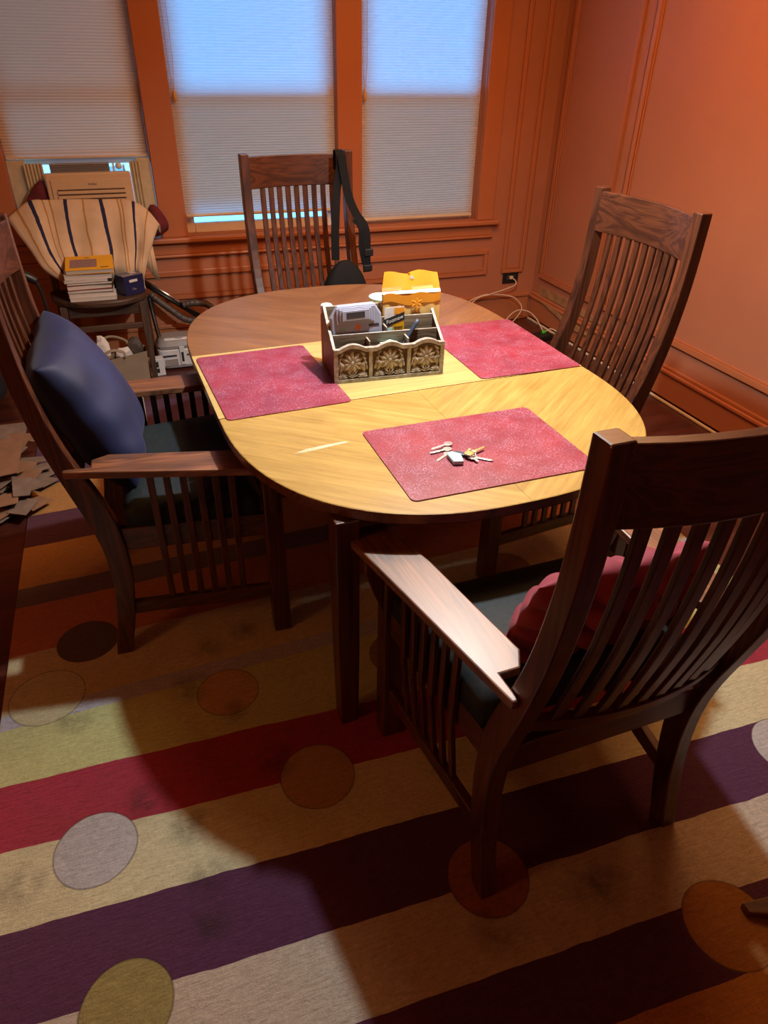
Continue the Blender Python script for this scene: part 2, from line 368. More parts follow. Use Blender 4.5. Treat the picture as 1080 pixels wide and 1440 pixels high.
# ------------------------------------------------------------------ room shell
YB, XR, XL, YF, H = 4.528, 2.785, -2.2, -1.5, 2.6
structure(box('floor', XL - .1, XR + .1, YF - .1, YB + .2, -.1, 0, 'floor', bevel=0))
structure(box('ceiling', XL - .1, XR + .1, YF - .1, YB + .2, H, H + .1, 'ceil', bevel=0))
structure(box('wall_right', XR, XR + .1, YF - .1, YB + .2, 0, H, 'wall', bevel=0))
structure(box('wall_left', XL - .1, XL, YF - .1, YB + .2, 0, H, 'wall', bevel=0))
structure(box('wall_front', XL, XR, YF - .1, YF, 0, H, 'wall', bevel=0))
WIN = [(-.535, .208), (.362, 1.302), (1.457, 2.272)]
ZS, ZT = .715, 2.25
bm = bm_new()
add_box(bm, XL, XR, YB, YB + .2, 0, ZS); add_box(bm, XL, XR, YB, YB + .2, ZT, H)
xs = [XL] + [x for w in WIN for x in w] + [XR]
for i in range(0, len(xs), 2): add_box(bm, xs[i], xs[i + 1], YB, YB + .2, ZS, ZT)
structure(link('wall_back', bm, 'wall'))

trim_n = [0]
def trim(bm, bevel=.003, m='trim'):
    trim_n[0] += 1
    return structure(link('trim_%d' % trim_n[0], bm, m, None, bevel))
def tb(*a, **k):
    bm = bm_new(); add_box(bm, *a); return trim(bm, **k)
# window casings
tb(-.70, -.537, YB - .018, YB - .001, ZS, 2.4); tb(.210, .360, YB - .018, YB - .001, ZS, 2.4)
tb(1.304, 1.455, YB - .018, YB - .001, ZS, 2.4); tb(2.274, 2.392, YB - .022, YB - .001, ZS, 2.4)
# stool and apron
tb(-.78, 2.43, YB - .055, YB - .001, ZS - .03, ZS - .001, bevel=.008)
tb(-.74, 2.40, YB - .016, YB - .001, .615, ZS - .031)
tb(-.74, 2.402, YB - .024, YB - .001, .597, .614, bevel=.006)
def frame_back(x0, x1, z0, z1, w=.028, d=.018):
    bm = bm_new()
    for (a, b, c, e) in ((x0, x1, z0, z0 + w), (x0, x1, z1 - w, z1), (x0, x0 + w, z0 + w, z1 - w), (x1 - w, x1, z0 + w, z1 - w)):
        add_box(bm, a, b, YB - d, YB - .001, c, e)
    q = .008
    for (a, b, c, e) in ((x0 + w, x1 - w, z0 + w, z0 + w + q), (x0 + w, x1 - w, z1 - w - q, z1 - w), (x0 + w, x0 + w + q, z0 + w + q, z1 - w - q), (x1 - w - q, x1 - w, z0 + w + q, z1 - w - q)):
        add_box(bm, a, b, YB - d * .5, YB - .001, c, e)
    trim(bm, .005)
frame_back(-.68, 2.385, .345, .520)
frame_back(2.507, 2.675, .345, 2.4)
def frame_right(y0, y1, z0, z1, w=.032, d=.018):
    bm = bm_new()
    for (a, b, c, e) in ((y0, y1, z0, z0 + w), (y0, y1, z1 - w, z1), (y0, y0 + w, z0 + w, z1 - w), (y1 - w, y1, z0 + w, z1 - w)):
        add_box(bm, XR - d, XR - .001, a, b, c, e)
    q = .01
    for (a, b, c, e) in ((y0 + w, y1 - w, z0 + w, z0 + w + q), (y0 + w, y1 - w, z1 - w - q, z1 - w), (y0 + w, y0 + w + q, z0 + w + q, z1 - w - q), (y1 - w - q, y1 - w, z0 + w + q, z1 - w - q)):
        add_box(bm, XR - d * .5, XR - .001, a, b, c, e)
    trim(bm, .006)
frame_right(3.765, 4.432, .318, 2.4)
frame_right(-.6, 3.660, .318, 2.4)
# baseboards
bm = bm_new()
add_box(bm, XR - .020, XR - .001, YF, YB - .022, .022, .160); add_box(bm, XR - .030, XR - .001, YF, YB - .022, .160, .180); add_box(bm, XR - .016, XR - .001, YF, YB - .022, .180, .200)
structure(link('baseboard_right', bm, 'trim', None, .005))
bm = bm_new(); add_box(bm, XR - .034, XR - .021, YF, YB - .036, 0, .016)
trim(bm, .005, 'rail')
bm = bm_new()
add_box(bm, XL, XR - .032, YB - .020, YB - .001, 0, .170); add_box(bm, XL, XR - .032, YB - .030, YB - .001, .170, .195)
structure(link('baseboard_back', bm, 'trim', None, .005))
# stretch of right-hand skirting where the paint and plaster have come away
bm = bm_new()
pts = [(4.43, .200), (4.40, .262), (4.20, .268), (4.02, .262), (3.80, .250), (3.62, .225), (3.70, .212), (3.95, .208), (4.18, .206), (4.30, .204)]
v1 = [bm.verts.new((XR - .0005, y, z)) for y, z in pts]; v2 = [bm.verts.new((XR - .006, y, z)) for y, z in pts]
bm.faces.new(v2)
for i in range(len(pts)): bm.faces.new((v1[i], v1[(i + 1) % len(pts)], v2[(i + 1) % len(pts)], v2[i]))
trim(bm, 0, 'bare')
bm = bm_new()
pts = [(4.36, .176), (4.20, .150), (4.02, .118), (3.86, .108), (3.70, .125), (3.78, .150), (4.05, .158), (4.20, .172)]
v1 = [bm.verts.new((XR - .0302, y, z)) for y, z in pts]; v2 = [bm.verts.new((XR - .033, y, z)) for y, z in pts]
bm.faces.new(v2)
for i in range(len(pts)): bm.faces.new((v1[i], v1[(i + 1) % len(pts)], v2[(i + 1) % len(pts)], v2[i]))
trim(bm, 0, 'bare')

# windows
for i, (x0, x1) in enumerate(WIN):
    w = bpy.data.objects.new('window_%d' % (i + 1), None); COL.objects.link(w); w.location = ((x0 + x1) / 2, YB + .1, ZS); structure(w)
    off = Matrix.Translation(-w.location)
    zb = ZS if i else 1.108
    bm = bm_new()
    for (a, b, c, e, y) in ((x0 + .002, x0 + .052, zb, 1.49, .07), (x1 - .052, x1 - .002, zb, 1.49, .07), (x0 + .053, x1 - .053, zb, zb + .055, .07), (x0 + .053, x1 - .053, 1.435, 1.455, .07)):
        add_box(bm, a, b, YB + y, YB + y + .035, c, e)
    link('lower_sash', bm, 'sash', w, .004, mtx=off)
    bm = bm_new()
    for (a, b, c, e, y) in ((x0 + .002, x0 + .052, 1.40, ZT - .002, .11), (x1 - .052, x1 - .002, 1.40, ZT - .002, .11), (x0 + .053, x1 - .053, 1.43, 1.45, .11), (x0 + .053, x1 - .053, 2.19, ZT - .002, .11)):
        add_box(bm, a, b, YB + y, YB + y + .035, c, e)
    link('upper_sash', bm, 'sash', w, .004, mtx=off)
    bm = bm_new(); add_box(bm, x0 + .05, x1 - .05, YB + .085, YB + .089, zb + .05, 1.455); link('lower_pane', bm, 'glass', w, mtx=off)
    bm = bm_new(); add_box(bm, x0 + .05, x1 - .05, YB + .125, YB + .129, 1.445, 2.195); link('upper_pane', bm, 'glass', w, mtx=off)
    if i:
        bm = bm_new(); add_box(bm, x0 + .002, x1 - .002, YB + .165, YB + .167, ZS + (.10 if i == 1 else .002), 1.44); link('daylight_filter', bm, 'dayfilter', w, mtx=off)  # added filter outside the lower half, shapes the glow of the shades
    # portal that only helps sampling of the daylight coming in
    L = bpy.data.lights.new('window_portal', 'AREA'); L.shape = 'RECTANGLE'; L.size = x1 - x0; L.size_y = ZT - ZS; L.cycles.is_portal = True
    lo = bpy.data.objects.new('window_portal', L); COL.objects.link(lo); lo.location = ((x0 + x1) / 2, YB + .19, (ZS + ZT) / 2); lo.rotation_euler = (R(-90), 0, 0)

# cellular shades
def shade(x0, x1, zb, m, label, tassel):
    t_ = thing('window_shade', label, 'window shade', ((x0 + x1) / 2, YB + .035, zb), group=None)
    off = Matrix.Translation(-t_.location)
    bm = bm_new(); z = zb + .016; k = 0; prev = None; yc = YB + .035
    while z < ZT - .02:
        y = yc + (.0022 if k % 2 else -.0022)
        cur = [bm.verts.new((x, y, z)) for x in (x0, x1)]
        if prev: bm.faces.new((prev[0], prev[1], cur[1], cur[0]))
        prev = cur; z += .0070; k += 1
    link('pleated_cloth', bm, m, t_, mtx=off)
    bm = bm_new(); add_box(bm, x0, x1, yc - .012, yc + .012, zb, zb + .015); link('bottom_rail', bm, 'rail', t_, .004, mtx=off)
    bm = bm_new(); add_box(bm, x0, x1, yc - .02, yc + .02, ZT - .04, ZT - .003); link('head_rail', bm, 'rail', t_, .004, mtx=off)
    if tassel:
        bm = bm_new(); xc = x0 + .022
        add_tube(bm, [(xc - .012, yc - .02, ZT - .04), (xc - .012, yc - .022, 1.6), (xc - .001, yc - .022, 1.462)], .0012, 6, 2, smooth=False)
        add_tube(bm, [(xc + .014, yc - .02, ZT - .04), (xc + .014, yc - .022, 1.6), (xc + .001, yc - .022, 1.462)], .0012, 6, 2, smooth=False)
        link('pull_cord', bm, 'cord', t_, mtx=off)
        bm = bm_new(); add_lathe(bm, [(.004, .0), (.010, .004), (.011, .03), (.006, .05), (.003, .056)], (xc, yc - .022, 1.408), 12)
        link('pull_tassel', bm, 'tassel', t_, smooth=True, mtx=off)
    return t_
shade(-.532, .205, 1.142, 'shadedim', 'tan pleated shade half raised above the air conditioner', False)
shade(.366, 1.298, .812, 'shade', 'pale blue-lit pleated shade of the middle window, raised a hand above its sill', True)
shade(1.461, 2.250, .738, 'shade', 'pale blue-lit pleated shade let down to the sill beside the right wall', True)

# rug
bm = bm_new(); add_box(bm, -.585, 1.97, -.25, 3.80, .0, .008)
tag(link('rug', bm, 'rug', None, .003), 'striped rug of maroon, purple, cream and orange bands with inset circles on the dark floor', 'rug')
RZ = .0082

# ------------------------------------------------------------------ dining table
TC, TR = (.7855, 2.1646), R(2.0)
A_, B_, V0, NN, TZ = .629, .699, .265, 2.48, .755
tab = thing('dining_table', 'oval wooden extension table with a pale leaf across its middle', 'table', (TC[0], TC[1], RZ), TR)
def end_outline(sgn, s=1.0, vstart=None, n=48):
    pts = []
    for i in range(n + 1):
        a = PI * i / n
        c, sn = math.cos(a), math.sin(a)
        pts.append((s * A_ * math.copysign(abs(c) ** (2 / NN), c), V0 + s * B_ * sn ** (2 / NN)))
    if sgn < 0: pts = [(-p[0], -p[1]) for p in pts]
    return pts
zt0, zt1 = TZ - .030 - RZ, TZ - RZ
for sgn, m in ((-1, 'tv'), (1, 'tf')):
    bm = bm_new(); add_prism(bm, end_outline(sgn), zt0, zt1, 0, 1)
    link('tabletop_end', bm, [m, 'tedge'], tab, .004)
bm = bm_new(); add_prism(bm, [(-A_, -V0 + .0012), (A_, -V0 + .0012), (A_, V0 - .0012), (-A_, V0 - .0012)], zt0, zt1, 0, 1)
link('table_leaf', bm, ['tl', 'tedge'], tab, .0015)
bm = bm_new()
ring = [(p[0] * .80, p[1] * .82) for p in end_outline(1)] + [(p[0] * .80, p[1] * .82) for p in end_outline(-1)]
ring2 = [(p[0] * .93, p[1] * .95) for p in ring]
n = len(ring)
vv = [[bm.verts.new((p[0], p[1], z)) for p in rg] for rg, z in ((ring, zt0 - .06), (ring, zt0 - .001), (ring2, zt0 - .001), (ring2, zt0 - .06))]
for a in range(4):
    for i in range(n): bm.faces.new((vv[a][i], vv[a][(i + 1) % n], vv[(a + 1) % 4][(i + 1) % n], vv[(a + 1) % 4][i]))
link('apron', bm, 'tedge', tab, .001)
for u_, v_ in ((-.434, -.822), (.434, -.822), (-.434, .822), (.434, .822)):
    bm = bm_new(); hw = .031
    rings = [[(u_ + sx * w, v_ + sy * w, z) for sx, sy in ((-1, -1), (1, -1), (1, 1), (-1, 1))] for z, w in ((0, .026), (.3, .030), (zt0 - .0005, hw))]
    add_rings(bm, rings); link('leg', bm, 'oakz', tab, .004)
# worn pale scuff in the veneer
bm = bm_new(); P = [(-.480, -.541), (-.44, -.527), (-.38, -.521), (-.325, -.520), (-.320, -.528), (-.38, -.535), (-.44, -.543)]
vs = [bm.verts.new((x, y, zt1 + .0003)) for x, y in P]; bm.faces.new(vs); link('worn_scuff', bm, simple('pale_scuff', (.72, .64, .48), (.5, .36, .16), scale=90, rough=.6), tab)

# placemats
def placemat(cx, cy, w, d, rz, label):
    bm = bm_new(); r = .016; pts = []
    for qx, qy, a0 in ((1, 1, 0), (-1, 1, 90), (-1, -1, 180), (1, -1, 270)):
        for k in range(6):
            a = R(a0 + 90 * k / 5); pts.append((qx * (w / 2 - r) + r * math.cos(a), qy * (d / 2 - r) + r * math.sin(a)))
    add_prism(bm, pts, 0, .0028)
    o = link('placemat', bm, 'mat', None); o.location = (cx, cy, TZ + .0004); o.rotation_euler = (0, 0, rz)
    tag(o, label, 'placemat', 'red placemats'); return o
placemat(.366, 2.126, .385, .522, R(3.2), 'red placemat in front of the chair with the blue pillow')
placemat(1.222, 2.180, .385, .528, R(.6), 'red placemat partly behind the carved organizer, by the right-hand chair')
placemat(.803, 1.481, .530, .385, R(.8), 'red placemat with the bunch of keys on it')

# ------------------------------------------------------------------ dining armchairs
PZ = [0, .1, .2, .3, .4, .5, .6, .7, .8, .9, 1.0, 1.1, 1.246]
PP = [0, .020, .035, .042, .038, .020, -.008, -.036, -.060, -.077, -.089, -.095, -.098]
TH = [.050, .053, .056, .060, .064, .070, .068, .056, .050, .047, .045, .044, .043]
def lerp(tab_, z):
    if z <= PZ[0]: return tab_[0]
    for i in range(len(PZ) - 1):
        if z <= PZ[i + 1]:
            a, b = tab_[max(i - 1, 0)], tab_[min(i + 2, len(PZ) - 1)]
            s = (z - PZ[i]) / (PZ[i + 1] - PZ[i]); p, q = tab_[i], tab_[i + 1]
            return .5 * (2 * p + (q - a) * s + (2 * a - 5 * p + 4 * q - b) * s * s + (3 * p - a - 3 * q + b) * s ** 3)
    return tab_[-1]
pz = lambda z: lerp(PP, z); th = lambda z: lerp(TH, z)
WR, WF, D, HC, PW = .280, .332, .565, 1.245, .041
BOW = .042
def bow(x): return BOW * (1 - (x / (WR - .039)) ** 2)
def armz(y): return .6845 - .040 * (y / .64)
def make_chair(arms=True, D=.565):
    c = thing('dining_armchair' if arms else 'dining_chair', 'x', 'chair', (0, 0, RZ))
    for sx in (-1, 1):
        bm = bm_new(); rings = []; N = 30
        for i in range(N + 1):
            z = HC * i / N; xo, xi = sx * WR, sx * (WR - PW)
            rings.append([(xo, pz(z), z), (xi, pz(z), z), (xi, pz(z) + th(z), z), (xo, pz(z) + th(z), z)])
        add_rings(bm, rings); link('rear_post', bm, 'oakz', c, .004)
        bm = bm_new(); add_box(bm, sx * WF - (.056 if sx > 0 else 0), sx * WF + (0 if sx > 0 else .056), D - .056, D, 0, armz(D) - .0125 if arms else .478)
        link('leg', bm, 'oakz', c, .004)
        if arms:
            # arm, notched round the post
            P = [(-.296, -.012), (-.402, .640), (-.290, .646), (-.250, .44), (-.212, .105), (-.237, .0605), (-.2812, .0600), (-.2812, -.012)]
            bm = bm_new()
            for v in add_prism(bm, [(-sx * x, y) for x, y in P], -.0115, .0115): v.co.z += armz(v.co.y)
            arm_o = link('arm', bm, 'oakarm', c, .004)
            bm = bm_new()      # bracket under the arm's overhang
            q = [(0, armz(D) - .0135), (-.045, armz(D) - .0135), (-.045, .60), (-.020, .52), (0, .47)]
            a = [bm.verts.new((sx * (WF + .0005 - x), D - .040, z)) for x, z in q]; b = [bm.verts.new((sx * (WF + .0005 - x), D - .018, z)) for x, z in q]
            bm.faces.new(a); bm.faces.new(b[::-1])
            for i in range(5): bm.faces.new((a[i], b[i], b[(i + 1) % 5], a[(i + 1) % 5]))
            link('arm_bracket', bm, 'oakz', arm_o, .002)
        def rail(name, z0, z1, t_):
            bm = bm_new(); xa, xb = sx * (WR - .025), sx * (WF - .028); h = t_ / 2; ya, yb = pz((z0 + z1) / 2) + th((z0 + z1) / 2) - .004, D - .054
            add_rings(bm, [[(xa - h, ya, z0), (xa + h, ya, z0), (xa + h, ya, z1), (xa - h, ya, z1)], [(xb - h, yb, z0), (xb + h, yb, z0), (xb + h, yb, z1), (xb - h, yb, z1)]])
            return link(name, bm, 'oaky', c, .003)
        rail('side_rail', .145, .190, .024); rail('seat_rail', .392, .470, .024)
        for k in range(6):
            y = .205 + .044 * k; f = (y - .09) / (D - .14)
            xb = sx * ((WR - .025) * (1 - f) + (WF - .028) * f); xt = xb + sx * (.013 + .006 * f)
            bm = bm_new()
            add_rings(bm, [[(x - .006, y - .010, z), (x + .006, y - .010, z), (x + .006, y + .010, z), (x - .006, y + .010, z)] for x, z in (((xb + sx * .001, .1895), (xb + sx * .020, .39), (xb + sx * .020, .47), (xt + sx * .006, armz(y) - .0122)) if arms else ((xb, .1895), (xb, .3925)))])
            link('side_slat', bm, 'oakz', c, .002)
    box('front_seat_rail', -(WF - .055), WF - .055, D - .044, D - .018, .392, .470, 'oakx', c, .003)
    yr = pz(.42) + .016; box('rear_seat_rail', -(WR - .039), WR - .039, yr, yr + .024, .385, .465, 'oakx', c, .003)
    def bowed(name, z0, z1, t_, extra):
        bm = bm_new(); rings = []
        for i in range(25):
            x = -(WR - .039) + 2 * (WR - .039) * i / 24
            y0 = [pz(z) + extra - bow(x) for z in (z0, z1)]
            rings.append([(x, y0[0] - t_ / 2, z0), (x, y0[0] + t_ / 2, z0), (x, y0[1] + t_ / 2, z1), (x, y0[1] - t_ / 2, z1)])
        add_rings(bm, rings); return link(name, bm, 'oakx', c, .003)
    bowed('crest_rail', 1.095, 1.232, .024, .030)
    bowed('lower_back_rail', .545, .588, .026, .034)
    for k in range(9):
        x = -.178 + .0445 * k; bm = bm_new(); rings = []
        for i in range(17):
            z = .587 + (1.096 - .587) * i / 16; y = pz(z) + .032 - bow(x)
            rings.append([(x - .0125, y - .006, z), (x + .0125, y - .006, z), (x + .0125, y + .006, z), (x - .0125, y + .006, z)])
        add_rings(bm, rings); link('back_slat', bm, 'oakz', c, .002)
    # padded seat
    bm = bm_new()
    def outline(s, ex=0): return [(-(WR - .055) * s, .115 - ex), ((WR - .055) * s, .115 - ex), ((WF - .062) * s, D - .006 + ex), (-(WF - .062) * s, D - .006 + ex)]
    nx, ny = 12, 12
    def pt(i, j, z):
        f = j / ny; w = (WR - .012) * (1 - f) + (WF - .016) * f; return (-w + 2 * w * i / nx, .116 + (D - .180) * f, z)
    top = {}; bot = {}
    for i in range(nx + 1):
        for j in range(ny + 1):
            e = min(i, nx - i, j, ny - j); zt = .555 - (.028 if e == 0 else .006 if e == 1 else 0) + .008 * math.sin(PI * i / nx) * math.sin(PI * j / ny)
            top[i, j] = bm.verts.new(pt(i, j, zt)); 
            if e == 0: bot[i, j] = bm.verts.new(pt(i, j, .4705))
    for i in range(nx):
        for j in range(ny): bm.faces.new((top[i, j], top[i + 1, j], top[i + 1, j + 1], top[i, j + 1]))
    loop = [(i, 0) for i in range(nx)] + [(nx, j) for j in range(ny)] + [(i, ny) for i in range(nx, 0, -1)] + [(0, j) for j in range(ny, 0, -1)]
    for a, b in zip(loop, loop[1:] + loop[:1]): bm.faces.new((bot[a], bot[b], top[b], top[a]))
    bm.faces.new([bot[a] for a in loop][::-1])
    link('seat_cushion', bm, 'leather', c, smooth=True)
    return c
ch = make_chair()
ch.location = (.797, .718, RZ); ch.rotation_euler = (0, 0, R(1.4)); ch['label'] = 'dark oak slat-back armchair in the foreground with the maroon cushion, its back to the viewer'; ch['group'] = 'slat-back armchairs around the table'
dup(ch, (-.254, 2.080, RZ), R(-90.2), 'dark oak slat-back armchair at left holding the blue velvet pillow')
c2 = make_chair(False, .600)
c2.location = (1.628, 2.102, RZ); c2.rotation_euler = (0, 0, R(91.0)); c2['label'] = 'dark oak slat-back chair along the right-hand wall side of the table'; c2['group'] = 'slat-back armless chairs around the table'
dup(c2, (.845, 3.533, RZ), R(186.0), 'dark oak slat-back chair before the windows with a black strap over its corner')

# ------------------------------------------------------------------ cushions
def pillow_bm(w, h, t_, pinch=.10, n=22, tufts=None, pw=.55):
    bm = bm_new(); V = {}
    for sgn in (1, -1):
        for i in range(n + 1):
            for j in range(n + 1):
                u = -1 + 2 * i / n; v = -1 + 2 * j / n
                edge = i in (0, n) or j in (0, n)
                if edge and sgn < 0: V[sgn, i, j] = V[1, i, j]; continue
                sx = 1 - pinch * (1 - abs(u) ** 1.2) * 0 - pinch * (1 - v * v) * abs(u) ** 3 * .0
                x = u * w / 2 * (1 - pinch * (1 - abs(v) ** 2.2)); z = v * h / 2 * (1 - pinch * (1 - abs(u) ** 2.2))
                y = sgn * t_ / 2 * (max(0, 1 - abs(u) ** 2.6) * max(0, 1 - abs(v) ** 2.6)) ** pw
                y += (.004 * math.sin(5 * u + 3 * v * sgn) + (0 if tufts else .0045 * math.sin(9 * u * v + 4 * v + 2))) * (0 if edge else 1)
                if tufts:
                    y *= (.84 - .16 * math.cos(4 * PI * u)) * (.84 - .16 * math.cos(4 * PI * v)); z *= 1 - .03 * math.cos(4 * PI * u) * v * v
                    for a, b in tufts:
                        y *= 1 - .85 * math.exp(-((u - a) ** 2 + (v - b) ** 2) / .022)
                        y *= 1 - .12 * math.exp(-((u - a) ** 2) / .006); y *= 1 - .12 * math.exp(-((v - b) ** 2) / .006)
                V[sgn, i, j] = bm.verts.new((x, y, z))
        for i in range(n):
            for j in range(n): bm.faces.new((V[sgn, i, j], V[sgn, i + 1, j], V[sgn, i + 1, j + 1], V[sgn, i, j + 1]))
    return bm
o = link('throw_pillow', pillow_bm(.46, .46, .20, .05, pw=.38), 'velvet', None, sub=1)
o.location = (-.185, 2.105, .768); o.rotation_euler = (R(24), R(3), R(-91))
tag(o, 'blue velvet throw pillow leaning on the slats of the left chair', 'pillow')
tf = [(a, b) for a in (-.5, 0, .5) for b in (-.5, 0, .5)]
o = link('tufted_cushion', pillow_bm(.43, .32, .16, .03, 36, tf), 'tufted', None, sub=1)
o.location = (.800, .866, .716); o.rotation_euler = (R(22), 0, R(1))
tag(o, 'maroon tufted cushion standing against the slats of the foreground chair', 'cushion')

# ------------------------------------------------------------------ things on the table
OX = .743
ORG = thing('desk_organizer', 'carved wooden desk organizer with scalloped front standing on the table', 'organizer', (OX, 2.011, TZ + .0005), R(-3.6))
OW, OD = .372, .165
def scallop(x):      # front edge, three humps
    f = (x / OW + .5) * 3; f -= math.floor(f) if x < OW / 2 - 1e-6 else 2
    return .112 + .014 * math.sin(PI * min(max((f - .16) / .68, 0), 1)) ** 1.0
bm = bm_new(); N = 60
fr = [(-OW / 2 + OW * i / N) for i in range(N + 1)]
for y0, y1 in ((.004, .012),):
    rings = [[(x, y0, 0), (x, y0, scallop(x)), (x, y1, scallop(x)), (x, y1, 0)] for x in fr]; add_rings(bm, rings)
link('front_panel', bm, 'carveback', ORG, 0)
bm = bm_new()       # raised borders of the carved front
for x0, x1 in ((-OW / 2, -OW / 2 + .014), (-.0705, -.0585), (.0585, .0705), (OW / 2 - .014, OW / 2)): add_box(bm, x0, x1, -.002, .0039, .0125, scallop((x0 + x1) / 2) - .006)
add_box(bm, -OW / 2, OW / 2, -.003, .0039, 0, .012)
rings = [[(x, -.003, scallop(x) - .012), (x, -.003, scallop(x) + .001), (x, .0125, scallop(x) + .001), (x, .0125, scallop(x) + .0002), (x, .0039, scallop(x) + .0002), (x, .0039, scallop(x) - .012)] for x in fr]; add_rings(bm, rings)
link('front_border', bm, 'carved', ORG, .001)
def petal(bm, cx, cz, ang, ln, wd, y0=.0035, dy=.006, start=.0):
    ca, sa = math.cos(ang), math.sin(ang); rings = []
    for i in range(7):
        f = i / 6; r = start + ln * f; w = wd * (math.sin(PI * min(1, .12 + f * .86)) ** .7)
        d = dy * (.35 + .65 * math.sin(PI * min(1, f * .9 + .08)))
        rings.append([(cx + ca * r - sa * w * q, y0 - d * (1 - q * q) - .0003 * (q == 0), cz + sa * r + ca * w * q) for q in (-1, -.5, 0, .5, 1)])
    add_rings(bm, rings, closed=False)
for cx in (-.1245, 0, .1245):
    bm = bm_new()
    for k in range(11): petal(bm, cx, .066, PI / 2 + 2 * PI * k / 11, .034, .0092, start=.003)
    add_lathe(bm, [(.001, -.004), (.005, -.003), (.006, 0)], (0, 0, 0), 10); bm.verts.ensure_lookup_table()
    for v in bm.verts[-30:]: x, y, z = v.co; v.co = (cx + x, -.001 + z * .8, .066 + y)
    for sx in (-1, 1):
        for ang, ln in ((100, .030), (70, .034), (45, .030), (20, .022)): petal(bm, cx + sx * (.020 + .0002 * ang), .034 + .0002 * (100 - ang), PI / 2 - sx * (R(90) - R(ang)) * .55, ln * 1.25, .0058)
        for ang in (5, 35, 62, 90, 118, 145, 175): petal(bm, cx + sx * .034, .017, R(ang), .019, .0050)
        for q in range(4): petal(bm, cx + sx * (.049 - .002 * q), .040 + .016 * q, PI / 2 + sx * R(10 + 12 * q), .020, .0048)
        petal(bm, cx, .018, PI / 2 - sx * R(38), .030, .0035); petal(bm, cx, .016, PI / 2 - sx * R(62), .022, .0035)
    petal(bm, cx, .014, PI / 2, .026, .004)
    link('carved_flower', bm, 'carved', ORG, smooth=False)
for sx in (-1, 1):
    prof = [(.0125, 0), (OD, 0), (OD, .205), (OD - .006, .208), (OD - .030, .190), (.085, .156), (.045, .133), (.0125, .113)]
    bm = bm_new(); x0 = sx * OW / 2; x1 = sx * (OW / 2 - .009)
    a = [bm.verts.new((x0, y, z)) for y, z in prof]; b = [bm.verts.new((x1, y, z)) for y, z in prof]; n = len(prof)
    fs = [bm.faces.new(a), bm.faces.new(b[::-1])]
    for i in range(n):
        f = bm.faces.new((a[i], b[i], b[(i + 1) % n], a[(i + 1) % n])); f.material_index = 1 if i >= 2 and i <= 6 else 0
    link('side_panel', bm, ['orgside', 'carved'], ORG, 0)
ix = OW / 2 - .0095
def panel(name, x0, x1, y0, y1, z1, z0=.004): 
    bm = bm_new(); add_box(bm, x0, x1, y0, y1, z0, z1 - .0015); add_box(bm, x0, x1, y0, y1, z1 - .0014, z1, 1); return link(name, bm, ['greybrownwood', 'carved'], ORG)
panel('back_panel', -ix, ix, OD - .008, OD, .203); panel('divider', -ix, ix, .056, .062, .140); panel('divider', -ix, ix, .106, .112, .172)
panel('partition', -.067, -.062, .0126, .0555, .128); panel('partition', .062, .067, .0126, .0555, .128); panel('partition', .003, .008, .0625, .1055, .152)
panel('bottom_panel', -ix, ix, .0126, OD - .0085, .006, .0)
def on_org(lx, ly, lz):
    c, s_ = math.cos(R(-3.6)), math.sin(R(-3.6)); return (OX + c * lx - s_ * ly, 2.011 + s_ * lx + c * ly, TZ + .0005 + lz)
# grey boxy device
dv = thing('handheld_device', 'blue-grey plastic device with a dark display window standing in the organizer', 'device', on_org(-.088, .078, .032), R(-3.6))
dv.rotation_euler = (R(-3), R(-2), R(-3.6))
bm = bm_new(); P = [(-.086, 0), (.086, 0), (.084, .160), (.062, .196), (-.060, .196), (-.084, .160)]
lo = [bm.verts.new((x, -.012, z)) for x, z in P]; hi = [bm.verts.new((x, .012, z)) for x, z in P]
bm.faces.new(lo); bm.faces.new(hi[::-1])
for i in range(6): bm.faces.new((lo[i], hi[i], hi[(i + 1) % 6], lo[(i + 1) % 6]))
link('body', bm, 'device', dv, .005)
bm = bm_new()
for k, (w, z0, z1, y) in enumerate(((.068, .140, .190, -.0165), (.058, .146, .186, -.0205), (.050, .150, .182, -.024))):
    add_box(bm, -w + .002, w - .008, y, y + .0042, z0, z1)
link('raised_bezel', bm, 'device', dv, .0015)
box('display', -.034, .026, -.0246, -.0241, .157, .176, 'display', dv, 0)
box('card_slot', .040, .074, -.0126, -.0121, .122, .131, 'display', dv, 0)
bm = bm_new()
for k in range(8): petal(bm, .004, .124, PI / 4 * k + .2, .010 if k % 2 else .013, .003, y0=-.0122, dy=.0006)
link('sunburst_sticker', bm, 'orange', dv)
box('label_text', -.060, -.038, -.0124, -.0121, .120, .1225, 'green', dv, 0)
# padded envelope
en = thing('padded_envelope', 'open yellow-orange padded envelope standing upright in the organizer', 'envelope', on_org(.110, .135, .010), R(-3.6))
bm = bm_new(); W = .100; rings = []
def envw(f, side): return side * (.010 * math.sin(PI * min(f * 1.05, 1)) + .003)
front = []; back = []
for j in range(13):
    f = j / 12; z = .226 * f
    front.append([(-W + 2 * W * i / 14, -.004 - .011 * math.sin(PI * i / 14) * (1 - .3 * f) + .0015 * math.sin(i * 1.7 + j), z + .004 * math.sin(i * .9) * f) for i in range(15)])
    back.append([(-W + 2 * W * i / 14, .006, z) for i in range(15)])
add_rings(bm, front, closed=False); link('front_sheet', bm, 'mailer', en, smooth=True)
bm = bm_new(); add_rings(bm, [[(-W, .006, 0), (W, .006, 0)], [(-W, .006, .236), (W, .006, .236)], [(-W * .98, .008, .246), (W * .98, .010, .246)]], closed=False); link('back_sheet', bm, 'mailer', en)
bm = bm_new(); fl = []
